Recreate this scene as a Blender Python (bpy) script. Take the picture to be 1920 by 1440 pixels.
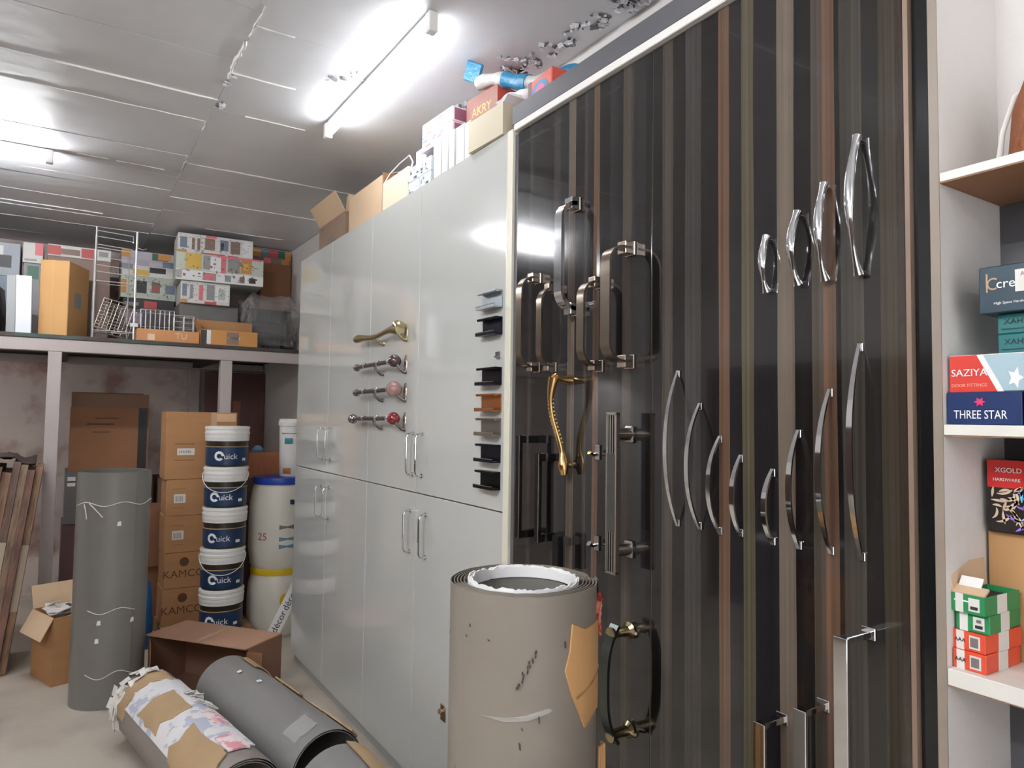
import bpy, bmesh, math, random
from mathutils import Matrix, Vector
R = math.radians
for o in list(bpy.data.objects): bpy.data.objects.remove(o)
S = bpy.context.scene
COL = S.collection

# ------------------------------------------------------------------ camera
cam_d = bpy.data.cameras.new('camera'); cam_d.sensor_width = 36.0; cam_d.lens = 24.5625
cam_d.clip_start = 0.02
cam = bpy.data.objects.new('camera', cam_d); COL.objects.link(cam)
rot = Matrix(((0.8398, -0.0375, -0.5415), (-0.5427, -0.0333, -0.8393), (0.0134, 0.9987, -0.0483)))
cam.matrix_world = Matrix.Translation((0, 0, 1.5)) @ rot.to_4x4()
S.camera = cam

# ------------------------------------------------------------------ world, exposure
w = bpy.data.worlds.new('world'); S.world = w; w.use_nodes = True
w.node_tree.nodes['Background'].inputs[0].default_value = (0.95, 0.96, 1.0, 1)
w.node_tree.nodes['Background'].inputs[1].default_value = 0.6
S.view_settings.view_transform = 'Standard'; S.view_settings.look = 'None'
S.view_settings.gamma = 1.0; S.view_settings.use_curve_mapping = False
S.view_settings.exposure = 1.85
TUBE_POWER = 36.0
try:
    S.cycles.max_bounces = 10; S.cycles.diffuse_bounces = 5; S.cycles.glossy_bounces = 5
    S.cycles.transmission_bounces = 6; S.cycles.transparent_max_bounces = 8
    S.cycles.caustics_reflective = False; S.cycles.caustics_refractive = False
    S.cycles.sample_clamp_indirect = 6.0
except Exception: pass

# ------------------------------------------------------------------ materials
def lin(c):
    f = lambda v: (v / 12.92) if v <= 0.04045 else ((v + 0.055) / 1.055) ** 2.4
    return tuple(f(x / 255.0) for x in c[:3]) + (1.0,)
MATS = {}
def mat(name, rgb, rough=0.5, metal=0.0, var=0.0, scale=6.0, bump=0.0, bscale=40.0, stretch=(1, 1, 1), spec=None, coat=0.0, alpha=1.0, trans=0.0, second=None, thr=(0.45, 0.6)):
    """Principled material; var darkens/lightens by object-space noise, second mixes in another colour by a noise mask."""
    if name in MATS: return MATS[name]
    m = bpy.data.materials.new(name); m.use_nodes = True
    nt = m.node_tree; b = nt.nodes['Principled BSDF']
    b.inputs['Base Color'].default_value = lin(rgb); b.inputs['Roughness'].default_value = rough
    b.inputs['Metallic'].default_value = metal
    if spec is not None: b.inputs['Specular IOR Level'].default_value = spec
    if coat: b.inputs['Coat Weight'].default_value = coat; b.inputs['Coat Roughness'].default_value = 0.05
    if alpha < 1: b.inputs['Alpha'].default_value = alpha
    if trans: b.inputs['Transmission Weight'].default_value = trans
    if var or bump or second:
        tc = nt.nodes.new('ShaderNodeTexCoord'); mp = nt.nodes.new('ShaderNodeMapping')
        mp.inputs['Scale'].default_value = stretch
        nt.links.new(tc.outputs['Object'], mp.inputs['Vector'])
    if var or second:
        n = nt.nodes.new('ShaderNodeTexNoise'); n.inputs['Scale'].default_value = scale; n.inputs['Detail'].default_value = 5
        nt.links.new(mp.outputs[0], n.inputs['Vector'])
        last = None
        if second:
            mr = nt.nodes.new('ShaderNodeMapRange'); mr.inputs['From Min'].default_value = thr[0]; mr.inputs['From Max'].default_value = thr[1]
            nt.links.new(n.outputs['Fac'], mr.inputs['Value'])
            mx = nt.nodes.new('ShaderNodeMix'); mx.data_type = 'RGBA'
            mx.inputs['A'].default_value = lin(rgb); mx.inputs['B'].default_value = lin(second)
            nt.links.new(mr.outputs[0], mx.inputs['Factor']); last = mx.outputs['Result']
        if var:
            n2 = nt.nodes.new('ShaderNodeTexNoise'); n2.inputs['Scale'].default_value = scale * 0.6; n2.inputs['Detail'].default_value = 6
            nt.links.new(mp.outputs[0], n2.inputs['Vector'])
            mr2 = nt.nodes.new('ShaderNodeMapRange'); mr2.inputs['From Min'].default_value = 0.3; mr2.inputs['From Max'].default_value = 0.7
            mr2.inputs['To Min'].default_value = 1 - var; mr2.inputs['To Max'].default_value = 1 + var
            nt.links.new(n2.outputs['Fac'], mr2.inputs['Value'])
            hs = nt.nodes.new('ShaderNodeHueSaturation')
            if last is not None: nt.links.new(last, hs.inputs['Color'])
            else: hs.inputs['Color'].default_value = lin(rgb)
            nt.links.new(mr2.outputs[0], hs.inputs['Value']); last = hs.outputs[0]
        nt.links.new(last, b.inputs['Base Color'])
    if bump:
        nb = nt.nodes.new('ShaderNodeTexNoise'); nb.inputs['Scale'].default_value = bscale; nb.inputs['Detail'].default_value = 4
        nt.links.new(mp.outputs[0], nb.inputs['Vector'])
        bp = nt.nodes.new('ShaderNodeBump'); bp.inputs['Strength'].default_value = bump; bp.inputs['Distance'].default_value = 0.01
        nt.links.new(nb.outputs['Fac'], bp.inputs['Height']); nt.links.new(bp.outputs[0], b.inputs['Normal'])
    MATS[name] = m
    return m
def emis(name, rgb, strength):
    m = bpy.data.materials.new(name); m.use_nodes = True
    b = m.node_tree.nodes['Principled BSDF']
    b.inputs['Base Color'].default_value = (0.9, 0.9, 0.9, 1)
    b.inputs['Emission Color'].default_value = lin(rgb); b.inputs['Emission Strength'].default_value = strength
    return m
def ebony(name, stops):
    """Dark striped wood laminate: bands placed along world/local Y by a ramp, fine grain streaks along Z."""
    m = bpy.data.materials.new(name); m.use_nodes = True
    nt = m.node_tree; b = nt.nodes['Principled BSDF']; L = nt.links.new
    tc = nt.nodes.new('ShaderNodeTexCoord'); sp = nt.nodes.new('ShaderNodeSeparateXYZ'); L(tc.outputs['Object'], sp.inputs[0])
    wob = nt.nodes.new('ShaderNodeTexNoise'); wob.inputs['Scale'].default_value = 1.3
    mpw = nt.nodes.new('ShaderNodeMapping'); mpw.inputs['Scale'].default_value = (1, 8, 0.8); L(tc.outputs['Object'], mpw.inputs[0]); L(mpw.outputs[0], wob.inputs['Vector'])
    mrw = nt.nodes.new('ShaderNodeMapRange'); mrw.inputs['To Min'].default_value = -0.006; mrw.inputs['To Max'].default_value = 0.006
    L(wob.outputs['Fac'], mrw.inputs['Value'])
    ad = nt.nodes.new('ShaderNodeMath'); ad.operation = 'ADD'; L(sp.outputs['Y'], ad.inputs[0]); L(mrw.outputs[0], ad.inputs[1])
    lo, hi = stops[0][0], stops[-1][0]
    mr = nt.nodes.new('ShaderNodeMapRange'); mr.inputs['From Min'].default_value = lo; mr.inputs['From Max'].default_value = hi
    L(ad.outputs[0], mr.inputs['Value'])
    cr = nt.nodes.new('ShaderNodeValToRGB'); L(mr.outputs[0], cr.inputs[0]); cr.color_ramp.interpolation = 'CONSTANT'
    el = cr.color_ramp.elements
    pts = [((y - lo) / (hi - lo), c) for y, c in stops]
    el[0].position = pts[0][0]; el[0].color = lin(pts[0][1]); el[1].position = 1.0; el[1].color = lin(pts[-1][1])
    for t, c in pts[1:-1]:
        e = el.new(min(max(t, 0), 1)); e.color = lin(c)
    g = nt.nodes.new('ShaderNodeTexNoise'); g.inputs['Scale'].default_value = 1.0; g.inputs['Detail'].default_value = 6; g.inputs['Roughness'].default_value = 0.7
    mpg = nt.nodes.new('ShaderNodeMapping'); mpg.inputs['Scale'].default_value = (1, 90, 0.3); L(tc.outputs['Object'], mpg.inputs[0]); L(mpg.outputs[0], g.inputs['Vector'])
    mg = nt.nodes.new('ShaderNodeMapRange'); mg.inputs['From Min'].default_value = 0.3; mg.inputs['From Max'].default_value = 0.7
    mg.inputs['To Min'].default_value = 0.62; mg.inputs['To Max'].default_value = 1.45; L(g.outputs['Fac'], mg.inputs['Value'])
    hs = nt.nodes.new('ShaderNodeHueSaturation'); L(cr.outputs[0], hs.inputs['Color']); L(mg.outputs[0], hs.inputs['Value'])
    L(hs.outputs[0], b.inputs['Base Color'])
    b.inputs['Roughness'].default_value = 0.10; b.inputs['Specular IOR Level'].default_value = 0.6; b.inputs['Coat Weight'].default_value = 0.4; b.inputs['Coat Roughness'].default_value = 0.03
    return m

# ------------------------------------------------------------------ mesh building
class MB:
    def __init__(self): self.v = []; self.f = []
    def add(self, vs, fs):
        k = len(self.v); self.v += [tuple(p) for p in vs]; self.f += [tuple(i + k for i in q) for q in fs]; return self
    def bm(self, b, M=None):
        b.verts.index_update(); b.verts.ensure_lookup_table()
        self.add([(M @ q.co if M else q.co) for q in b.verts], [[q.index for q in fc.verts] for fc in b.faces]); b.free(); return self
    def box(self, c, s, bev=0.0, M=None):
        b = bmesh.new(); bmesh.ops.create_cube(b, size=1.0)
        for q in b.verts: q.co = Vector((q.co.x * s[0] + c[0], q.co.y * s[1] + c[1], q.co.z * s[2] + c[2]))
        if bev > 0: bmesh.ops.bevel(b, geom=b.edges[:], offset=bev, segments=1, affect='EDGES', clamp_overlap=True)
        return self.bm(b, M)
    def span(self, x0, x1, y0, y1, z0, z1, bev=0.0, M=None):
        return self.box(((x0 + x1) / 2, (y0 + y1) / 2, (z0 + z1) / 2), (abs(x1 - x0), abs(y1 - y0), abs(z1 - z0)), bev, M)
    def lathe(self, prof, n=32, M=None):
        """prof: list of (r, z); closed at ends when r == 0."""
        vs, fs, rings = [], [], []
        for r, z in prof:
            if r <= 1e-6: rings.append([len(vs)]); vs.append(Vector((0, 0, z)))
            else:
                rings.append(list(range(len(vs), len(vs) + n)))
                vs += [Vector((r * math.cos(2 * math.pi * i / n), r * math.sin(2 * math.pi * i / n), z)) for i in range(n)]
        for a, b in zip(rings, rings[1:]):
            for i in range(n):
                j = (i + 1) % n
                if len(a) == 1 and len(b) == 1: continue
                if len(a) == 1: fs.append((a[0], b[j], b[i]))
                elif len(b) == 1: fs.append((a[i], a[j], b[0]))
                else: fs.append((a[i], a[j], b[j], b[i]))
        return self.add([M @ p for p in vs] if M else vs, fs)
    def tube(self, pts, r, n=8, cap=True, flat=1.0):
        P = [Vector(p) for p in pts]; k = len(P); rr = r if hasattr(r, '__len__') else [r] * k
        vs, fs = [], []; up = None
        for i, p in enumerate(P):
            t = (P[min(i + 1, k - 1)] - P[max(i - 1, 0)]).normalized()
            if up is None:
                up = Vector((0, 0, 1)) if abs(t.z) < 0.9 else Vector((0, 1, 0))
            a = (up - t * up.dot(t)).normalized(); up = a; b_ = t.cross(a)
            for j in range(n):
                q = 2 * math.pi * j / n
                vs.append(p + a * math.cos(q) * rr[i] + b_ * math.sin(q) * rr[i] * flat)
        for i in range(k - 1):
            for j in range(n):
                fs.append((i * n + j, i * n + (j + 1) % n, (i + 1) * n + (j + 1) % n, (i + 1) * n + j))
        if cap: fs.append(tuple(range(n))[::-1]); fs.append(tuple((k - 1) * n + j for j in range(n)))
        return self.add(vs, fs)
    def strap(self, path, w, t):
        """Flat strap standing off a panel: path of (n, z), n measured out along -X; w = width along Y (number or list)."""
        k = len(path); ww = w if hasattr(w, '__len__') else [w] * k; vs, fs = [], []
        for i, (n, z) in enumerate(path):
            a = Vector(path[max(i - 1, 0)]); b = Vector(path[min(i + 1, k - 1)]); d = (b - a).normalized(); nn = Vector((-d.y, d.x)) * t / 2
            for s, yy in ((1, -1), (1, 1), (-1, 1), (-1, -1)):
                vs.append((-(n + s * nn.x), yy * ww[i] / 2, z + s * nn.y))
        for i in range(k - 1):
            for j in range(4):
                fs.append((i * 4 + j, i * 4 + (j + 1) % 4, i * 4 + 4 + (j + 1) % 4, i * 4 + 4 + j))
        fs.append((3, 2, 1, 0)); fs.append(tuple((k - 1) * 4 + j for j in range(4)))
        return self.add(vs, fs)
    def prism(self, poly, a0, a1, axis='z'):
        n = len(poly)
        def p(u, v, a): return {'z': (u, v, a), 'y': (u, a, v), 'x': (a, u, v)}[axis]
        vs = [p(u, v, a0) for u, v in poly] + [p(u, v, a1) for u, v in poly]
        fs = [tuple(range(n))[::-1], tuple(range(n, 2 * n))] + [(i, (i + 1) % n, n + (i + 1) % n, n + i) for i in range(n)]
        return self.add(vs, fs)
    def mesh(self, name, m, smooth=None):
        me = bpy.data.meshes.new(name); me.from_pydata([tuple(p) for p in self.v], [], self.f)
        b = bmesh.new(); b.from_mesh(me); bmesh.ops.recalc_face_normals(b, faces=b.faces[:]); b.to_mesh(me); b.free()
        if m is not None: me.materials.append(m)
        if smooth:
            for p in me.polygons: p.use_smooth = True
            me.set_sharp_from_angle(angle=R(smooth))
        return me
    def build(self, name, m, parent=None, loc=(0, 0, 0), rz=0.0, smooth=None):
        o = bpy.data.objects.new(name, self.mesh(name, m, smooth)); COL.objects.link(o)
        o.location = loc; o.rotation_euler = (0, 0, rz)
        if parent is not None: o.parent = parent
        return o
def tag(o, label=None, cat=None, group=None, kind=None):
    if label: o['label'] = label
    if cat: o['category'] = cat
    if group: o['group'] = group
    if kind: o['kind'] = kind
    return o
def empty(name, loc=(0, 0, 0), rz=0.0):
    o = bpy.data.objects.new(name, None); COL.objects.link(o); o.location = loc; o.rotation_euler = (0, 0, rz)
    o.empty_display_size = 0.05
    return o
def inst(name, me, parent, loc=(0, 0, 0), rot=(0, 0, 0), scale=(1, 1, 1)):
    o = bpy.data.objects.new(name, me); COL.objects.link(o); o.parent = parent; o.location = loc; o.rotation_euler = rot; o.scale = scale
    return o
def copy_tree(o, parent=None):
    c = o.copy(); COL.objects.link(c); c.parent = parent
    for ch in list(o.children): copy_tree(ch, c)
    return c
TEXTS = {}
def text_mesh(s, size, ext=0.0003):
    key = (s, size)
    if key in TEXTS: return TEXTS[key]
    cu = bpy.data.curves.new('text', 'FONT'); cu.body = s; cu.size = size; cu.extrude = ext; cu.align_x = 'CENTER'; cu.align_y = 'CENTER'; cu.resolution_u = 3
    ob = bpy.data.objects.new('text', cu)
    me = bpy.data.meshes.new_from_object(ob)
    bpy.data.objects.remove(ob); bpy.data.curves.remove(cu)
    TEXTS[key] = me
    return me
# faces of an upright box whose base centre is the origin: u to the viewer's right, v up, n out
def face_frame(face, s):
    sx, sy, sz = s
    return {'-y': (Vector((0, -sy / 2, sz / 2)), Vector((1, 0, 0)), Vector((0, 0, 1)), sx, sz),
            '-x': (Vector((-sx / 2, 0, sz / 2)), Vector((0, -1, 0)), Vector((0, 0, 1)), sy, sz),
            '+x': (Vector((sx / 2, 0, sz / 2)), Vector((0, 1, 0)), Vector((0, 0, 1)), sy, sz),
            '+z': (Vector((0, 0, sz)), Vector((1, 0, 0)), Vector((0, 1, 0)), sx, sy)}[face]
def decal(parent, s, face, u0, v0, u1, v1, m, name='printed_panel', lift=0.0006, poly=None):
    """Flat print on a face: u, v run 0..1 over the face; poly replaces the rectangle by other (u, v) points."""
    c, u, v, W, H = face_frame(face, s); n = u.cross(v)
    pts = poly or [(u0, v0), (u1, v0), (u1, v1), (u0, v1)]
    base = [c + u * (a - 0.5) * W + v * (b - 0.5) * H for a, b in pts]
    k = len(base); vs = [p + n * lift for p in base] + [p - n * 0.001 for p in base]
    fs = [tuple(range(k))] + [(i, k + i, k + (i + 1) % k, (i + 1) % k) for i in range(k)]
    return MB().add(vs, fs).build(name, m, parent)
def lettering(parent, s, face, string, uc, vc, size, m, name='lettering', lift=0.0010, sx=1.0, roll=0.0):
    c, u, v, W, H = face_frame(face, s); n = u.cross(v)
    me = text_mesh(string, size)
    if not me.materials: me.materials.append(m); 
    elif me.materials[0] != m:
        me = me.copy(); me.materials.clear(); me.materials.append(m)
    o = bpy.data.objects.new(name, me); COL.objects.link(o); o.parent = parent
    M = Matrix((u, v, n)).transposed().to_4x4()
    o.matrix_local = Matrix.Translation(c + u * (uc - 0.5) * W + v * (vc - 0.5) * H + n * lift) @ M @ Matrix.Rotation(roll, 4, 'Z') @ Matrix.Diagonal((sx, 1, 1, 1))
    return o
def closed_box(name, loc, s, m, rz=0.0, bev=0.003, tape=None):
    """Closed carton: mesh root with its base centre at loc."""
    o = MB().box((0, 0, s[2] / 2), s, bev).build(name, m, None, loc, rz)
    if tape: 
        decal(o, s, '+z', 0, 0.45, 1, 0.55, tape, 'tape'); decal(o, s, '-x', 0.44, 0.72, 0.56, 1, tape, 'tape')
    return o
def flap_mesh(L, d, t=0.004):  # hinged along x at origin, lying toward -y
    return MB().span(-L / 2, L / 2, -d, 0, -t / 2, t / 2)
def open_carton(name, loc, s, m, inner, rz=0.0, flaps=(), t=0.005):
    """Open-topped carton; flaps = list of (side, angle in degrees above horizontal, depth)."""
    sx, sy, sz = s; root = empty(name, loc, rz); b = MB()
    b.span(-sx / 2, sx / 2, -sy / 2, -sy / 2 + t, 0, sz); b.span(-sx / 2, sx / 2, sy / 2 - t, sy / 2, 0, sz)
    b.span(-sx / 2, -sx / 2 + t, -sy / 2 + t, sy / 2 - t, 0, sz); b.span(sx / 2 - t, sx / 2, -sy / 2 + t, sy / 2 - t, 0, sz)
    b.span(-sx / 2 + t, sx / 2 - t, -sy / 2 + t, sy / 2 - t, 0, t)
    b.build('body', m, root)
    for side, ang, d in flaps:
        L = sx if side in ('-y', '+y') else sy
        f = flap_mesh(L * 0.98, d).build('flap', inner, root)
        a = {'-y': 0, '+x': 90, '+y': 180, '-x': 270}[side]
        off = {'-y': (0, -sy / 2, sz), '+y': (0, sy / 2, sz), '-x': (-sx / 2, 0, sz), '+x': (sx / 2, 0, sz)}[side]
        f.matrix_local = Matrix.Translation(off) @ Matrix.Rotation(R(a), 4, 'Z') @ Matrix.Rotation(R(-ang), 4, 'X')
    return root

WHITE = (235, 235, 232)
M_ceil = mat('ceiling_paint', (224, 226, 230), 0.45, var=0.06, scale=3.0, bump=0.25, bscale=9)
M_mortar = mat('mortar', (232, 230, 226), 0.6, bump=0.4, bscale=60)
M_grout = mat('slab_gap', (110, 109, 110), 0.9)
M_wall = mat('white_wall', (222, 219, 215), 0.6, var=0.04, scale=2.0, bump=0.1)
M_rear = mat('stained_plaster', (214, 200, 192), 0.8, var=0.10, scale=4.0, second=(172, 142, 134), thr=(0.5, 0.66), bump=0.2, bscale=14)
M_floor = mat('concrete', (188, 178, 164), 0.55, var=0.12, scale=1.6, bump=0.12, bscale=30, second=(148, 138, 128), thr=(0.5, 0.75))
M_grey = mat('grey_laminate', (198, 200, 196), 0.09, spec=0.5, coat=0.5, var=0.012, scale=1.0)
M_carcass = mat('grey_board', (168, 170, 168), 0.5)
M_cream = mat('cream_edging', (226, 222, 204), 0.4)
M_chrome = mat('chrome', (225, 226, 228), 0.07, 1.0)
M_steel = mat('brushed_steel', (176, 172, 166), 0.24, 1.0)
M_bronze = mat('antique_bronze', (136, 124, 112), 0.25, 1.0)
M_nickel = mat('satin_nickel', (196, 180, 166), 0.2, 1.0)
M_gold = mat('gold_metal', (216, 180, 124), 0.2, 1.0)
M_black = mat('black_metal', (32, 30, 30), 0.25, 0.6)
M_cardA = mat('cardboard', (176, 130, 88), 0.8, var=0.06, scale=5, stretch=(1, 1, 6))
M_cardB = mat('cardboard_light', (208, 180, 148), 0.8, var=0.06, scale=5)
M_cardC = mat('cardboard_brown', (140, 98, 68), 0.85, var=0.1, scale=5)
M_cardD = mat('cardboard_dull', (120, 92, 74), 0.85, var=0.1, scale=5)
M_kraft = mat('kraft_paper', (192, 148, 98), 0.75, var=0.07, scale=8, bump=0.3, bscale=14)
M_tape = mat('packing_tape', (196, 164, 128), 0.25, var=0.05)
M_white = mat('white_plastic', (232, 230, 226), 0.35)
M_paper = mat('white_paper', (232, 231, 230), 0.7, var=0.03)
M_ink = mat('dark_ink', (44, 42, 44), 0.6)
M_ink2 = mat('faded_ink', (120, 112, 110), 0.7)

# ------------------------------------------------------------------ room shell
XL, XR, YB, YF, ZC = -2.3, 1.62, 6.98, -2.4, 2.90
def struct(name, mb, m, label):
    return tag(mb.build(name, m), label, kind='structure')
struct('floor', MB().span(XL, XR + 0.6, YF, YB, -0.1, 0), M_floor, 'dusty grey concrete shop floor')
struct('wall_right', MB().span(XR, XR + 0.1, YF, YB, 0, ZC), M_wall, 'white painted wall behind the cabinets')
struct('wall_back', MB().span(XL, XR, YB, YB + 0.1, 0, ZC), M_rear, 'stained pinkish plaster wall at the back')
struct('wall_left', MB().span(XL - 0.1, XL, YF, YB, 0, ZC), M_wall, 'white painted wall opposite the cabinets')
struct('trim_1', MB().span(XL, XL + 0.03, YF + 0.3, 4.2, 0, 1.95), mat('added_dark_panelling', (70, 54, 46), 0.5, var=0.15, scale=2, stretch=(1, 8, 0.5)), 'added dark panelling along the unseen opposite wall')  # unseen; added to darken what the glossy doors reflect
wf = MB(); wf.span(XL, -1.5, YF - 0.1, YF, 0, ZC); wf.span(0.9, XR, YF - 0.1, YF, 0, ZC); wf.span(-1.5, 0.9, YF - 0.1, YF, 2.3, ZC)
struct('wall_front', wf, M_wall, 'white shop front wall with an open doorway')
# ceiling: stone slabs in rows with mortar joints
ceil = struct('ceiling', MB().span(XL, XR + 0.1, YF, YB, ZC + 0.012, ZC + 0.1), M_grout, 'white painted stone slab ceiling with mortar joints')
rng = random.Random(4)
cols = [(XL, -0.94, [2.88 + 0.4105 * k for k in range(-13, 11)]),
        (-0.94, 0.54, [2.88 + 0.4105 * k - 0.0 for k in range(-13, 11)]),
        (0.54, XR, [2.57 - 0.414 * k for k in range(12, 0, -1)] + [2.57, 2.99, 3.40, 3.82, 4.23, 4.59, 4.945, 5.30, 5.66, 6.05, 6.45, 6.85])]
joints = []
for ci, (x0, x1, ys) in enumerate(cols):
    ys = [y for y in ys if YF + 0.1 < y < YB - 0.05]
    ed = [YF] + ys + [YB]
    for y0, y1 in zip(ed, ed[1:]):
        dz = rng.uniform(-0.002, 0.002); g = 0.001
        b = MB(); zs = [ZC + dz + rng.uniform(-0.003, 0.003) for _ in range(4)]
        ga = 0.005 if abs(y0 - 2.88) < 0.01 or abs(y0 - 4.0) < 0.02 else g; c = [(x0 + g, y0 + ga), (x1 - g, y0 + ga), (x1 - g, y1 - g), (x0 + g, y1 - g)]
        vs = [(p[0], p[1], z) for p, z in zip(c, zs)] + [(p[0], p[1], ZC + 0.02) for p in c]
        b.add(vs, [(3, 2, 1, 0), (4, 5, 6, 7), (0, 1, 5, 4), (1, 2, 6, 5), (2, 3, 7, 6), (3, 0, 4, 7)])
        b.build('slab', M_ceil, ceil)
    for y in ys: joints.append((x0, x1, y))
def bead(pts, w, h, m, name='mortar_joint'):
    """A thin uneven mortar bead standing proud below the slabs."""
    vs, fs = [], []
    for i, (x, y) in enumerate(pts):
        a = pts[max(i - 1, 0)]; c = pts[min(i + 1, len(pts) - 1)]
        d = Vector((c[0] - a[0], c[1] - a[1])).normalized(); n = Vector((-d.y, d.x)) * w * rng.uniform(0.5, 1.2) / 2
        hh = h * rng.uniform(0.5, 1.2)
        vs += [(x - n.x, y - n.y, ZC + 0.008), (x - n.x * 0.3, y - n.y * 0.3, ZC - hh), (x + n.x * 0.3, y + n.y * 0.3, ZC - hh), (x + n.x, y + n.y, ZC + 0.008)]
    for i in range(len(pts) - 1):
        for j in range(3): fs.append((i * 4 + j, i * 4 + j + 1, i * 4 + 5 + j, i * 4 + 4 + j))
    MB().add(vs, fs).build(name, m, ceil)
beads = [(-0.07, 0.52, 3.2935), (-0.94, 0.53, 3.5645), (0.025, 0.17, 4.407), (0.21, 0.45, 4.415), (-0.94, 0.53, 4.815), (-0.94, 0.53, 6.08), (-0.9, 0.2, 5.66), (0.54, 0.68, 2.572), (0.54, 0.80, 2.992), (0.68, 0.96, 3.40), (0.74, 1.17, 4.23), (0.55, 1.60, 4.945), (0.87, 1.45, 5.66)]
for L0, L1, y in beads:
    n = max(4, int((L1 - L0) / 0.07))
    bead([(L0 + (L1 - L0) * i / n, y + rng.uniform(-0.003, 0.003)) for i in range(n + 1)], 0.011, 0.004, M_mortar)
for y0, y1, w_ in ((2.42, 2.66, 0.012), (2.70, 3.05, 0.02), (3.56, 3.68, 0.008), (4.1, 4.55, 0.012)):
    n = int((y1 - y0) / 0.03)
    bead([(0.535 + rng.uniform(-0.006, 0.006), y0 + (y1 - y0) * i / n) for i in range(n + 1)], w_, 0.005, M_mortar)
# flaking patches where the paint has come off: dark bare spots with curled chips of paint
M_bare = mat('bare_stone', (134, 131, 132), 0.9, var=0.2, scale=30)
def blob(cx, cy, rx, ry, k=11, ang=0.0):
    pts = []
    for i in range(k):
        a = 2 * math.pi * i / k; q = rng.uniform(0.55, 1.15)
        x, y = rx * q * math.cos(a), ry * q * math.sin(a)
        pts.append((cx + x * math.cos(ang) - y * math.sin(ang), cy + x * math.sin(ang) + y * math.cos(ang)))
    return pts
def flake_patch(spots, label):
    root = MB()
    for cx, cy, rx, ry, ang in spots:
        root.prism(blob(cx, cy, rx, ry, 11, ang), ZC - 0.007, ZC + 0.004)
    o = root.build('flaking_paint_patch', M_bare, ceil); o['label'] = label; o['kind'] = 'stuff'
    ch = MB()
    for cx, cy, rx, ry, ang in spots:
        for _ in range(4):
            x = cx + rng.uniform(-1, 1) * rx; y = cy + rng.uniform(-1, 1) * ry; s = rng.uniform(0.006, 0.016)
            Mx = Matrix.Translation((x, y, ZC - 0.012)) @ Matrix.Rotation(rng.uniform(0, 6.3), 4, 'Z') @ Matrix.Rotation(rng.uniform(0.3, 1.0), 4, 'X')
            ch.box((0, 0, 0), (s * 1.6, s, 0.0012), 0, Mx)
    c = ch.build('paint_chip', M_ceil, ceil); c['kind'] = 'stuff'
sp = []
for i in range(34):   # along the wall side of the ceiling
    t = rng.random(); y = 1.62 + t * 0.75; x = 1.585 - abs(rng.gauss(0, 0.06)) - t * 0.06
    sp.append((x, y, rng.uniform(0.006, 0.022), rng.uniform(0.008, 0.035), rng.uniform(0, 3)))
for i in range(10):
    sp.append((1.52 + rng.uniform(-0.06, 0.06), 1.68 + rng.uniform(-0.05, 0.06), rng.uniform(0.01, 0.03), rng.uniform(0.01, 0.03), rng.uniform(0, 3)))
for i in range(6):
    sp.append((1.38 + i * 0.028, 2.255 - i * 0.012, rng.uniform(0.006, 0.018), rng.uniform(0.006, 0.016), rng.uniform(0, 3)))
flake_patch(sp, 'grey flaked patches along the ceiling edge')
flake_patch([(0.905, 2.80, 0.030, 0.012, 0.5), (0.94, 2.775, 0.028, 0.010, 0.4), (0.985, 2.72, 0.008, 0.045, -0.6), (0.95, 2.71, 0.008, 0.008, 0), (0.552, 3.34, 0.016, 0.02, 0.2), (0.56, 3.30, 0.008, 0.008, 0), (0.54, 3.09, 0.008, 0.03, 0.1), (0.545, 3.0, 0.008, 0.012, 0)], 'dark flaked spots beside the tube light')

# ------------------------------------------------------------------ tube lights (their own light)
def tube_light(loc, rz, L, label, k=1.0):
    M_tube = emis('tube_glow', (246, 248, 252), TUBE_POWER * k)
    root = empty('tube_light', loc, rz)
    MB().span(-0.014, 0.014, -L / 2, L / 2, -0.030, 0.0, 0.003).build('batten', M_white, root)
    for s in (-1, 1): MB().span(-0.017, 0.017, s * L / 2 - 0.018, s * L / 2 + 0.018, -0.072, 0.0, 0.003).build('end_cap', M_white, root)
    t = MB(); t.tube([(0, -L / 2 + 0.018, -0.052), (0, L / 2 - 0.018, -0.052)], 0.014, 12); t.build('tube', M_tube, root, smooth=40)
    return tag(root, label, 'tube light', 'ceiling tube lights')
tube_light((1.027, 2.69, ZC - 0.006), 0, 1.11, 'glowing white tube light on the ceiling above the grey cabinet', 0.27)
tube_light((-0.45, 4.43, ZC - 0.006), R(90), 0.70, 'glowing tube light at the left edge, in front of the loft', 2.0)
tube_light((0.35, -0.85, ZC - 0.006), R(90), 1.18, 'added fill tube on the ceiling behind the viewer', 0.06)  # out of view, added as weak fill from behind the camera
tube_light((-1.55, 0.35, ZC - 0.006), 0, 1.18, 'added fill tube on the ceiling near the opposite wall', 1.4)  # added out of view to brighten the wardrobe fronts and floor
tube_light((-1.0, 0.90, ZC - 0.006), 0, 1.18, 'added fill tube on the ceiling left of the viewer', 2.0)  # unseen; added so the back wall and wardrobes get front light
tube_light((-1.78, 5.50, 1.968), R(90), 0.9, 'added fill tube hidden behind the loft beam', 0.7)  # added, hidden by the beam, to brighten the space under the loft
tube_light((-1.55, -1.30, ZC - 0.006), 0, 1.18, 'added fill tube on the ceiling by the shop front corner', 0.5)  # unseen lamp added for general fill
tube_light((-0.35, -1.60, ZC - 0.006), R(90), 1.18, 'added fill tube on the ceiling just inside the doorway', 0.4)  # one more added fill lamp, outside the view

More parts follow.
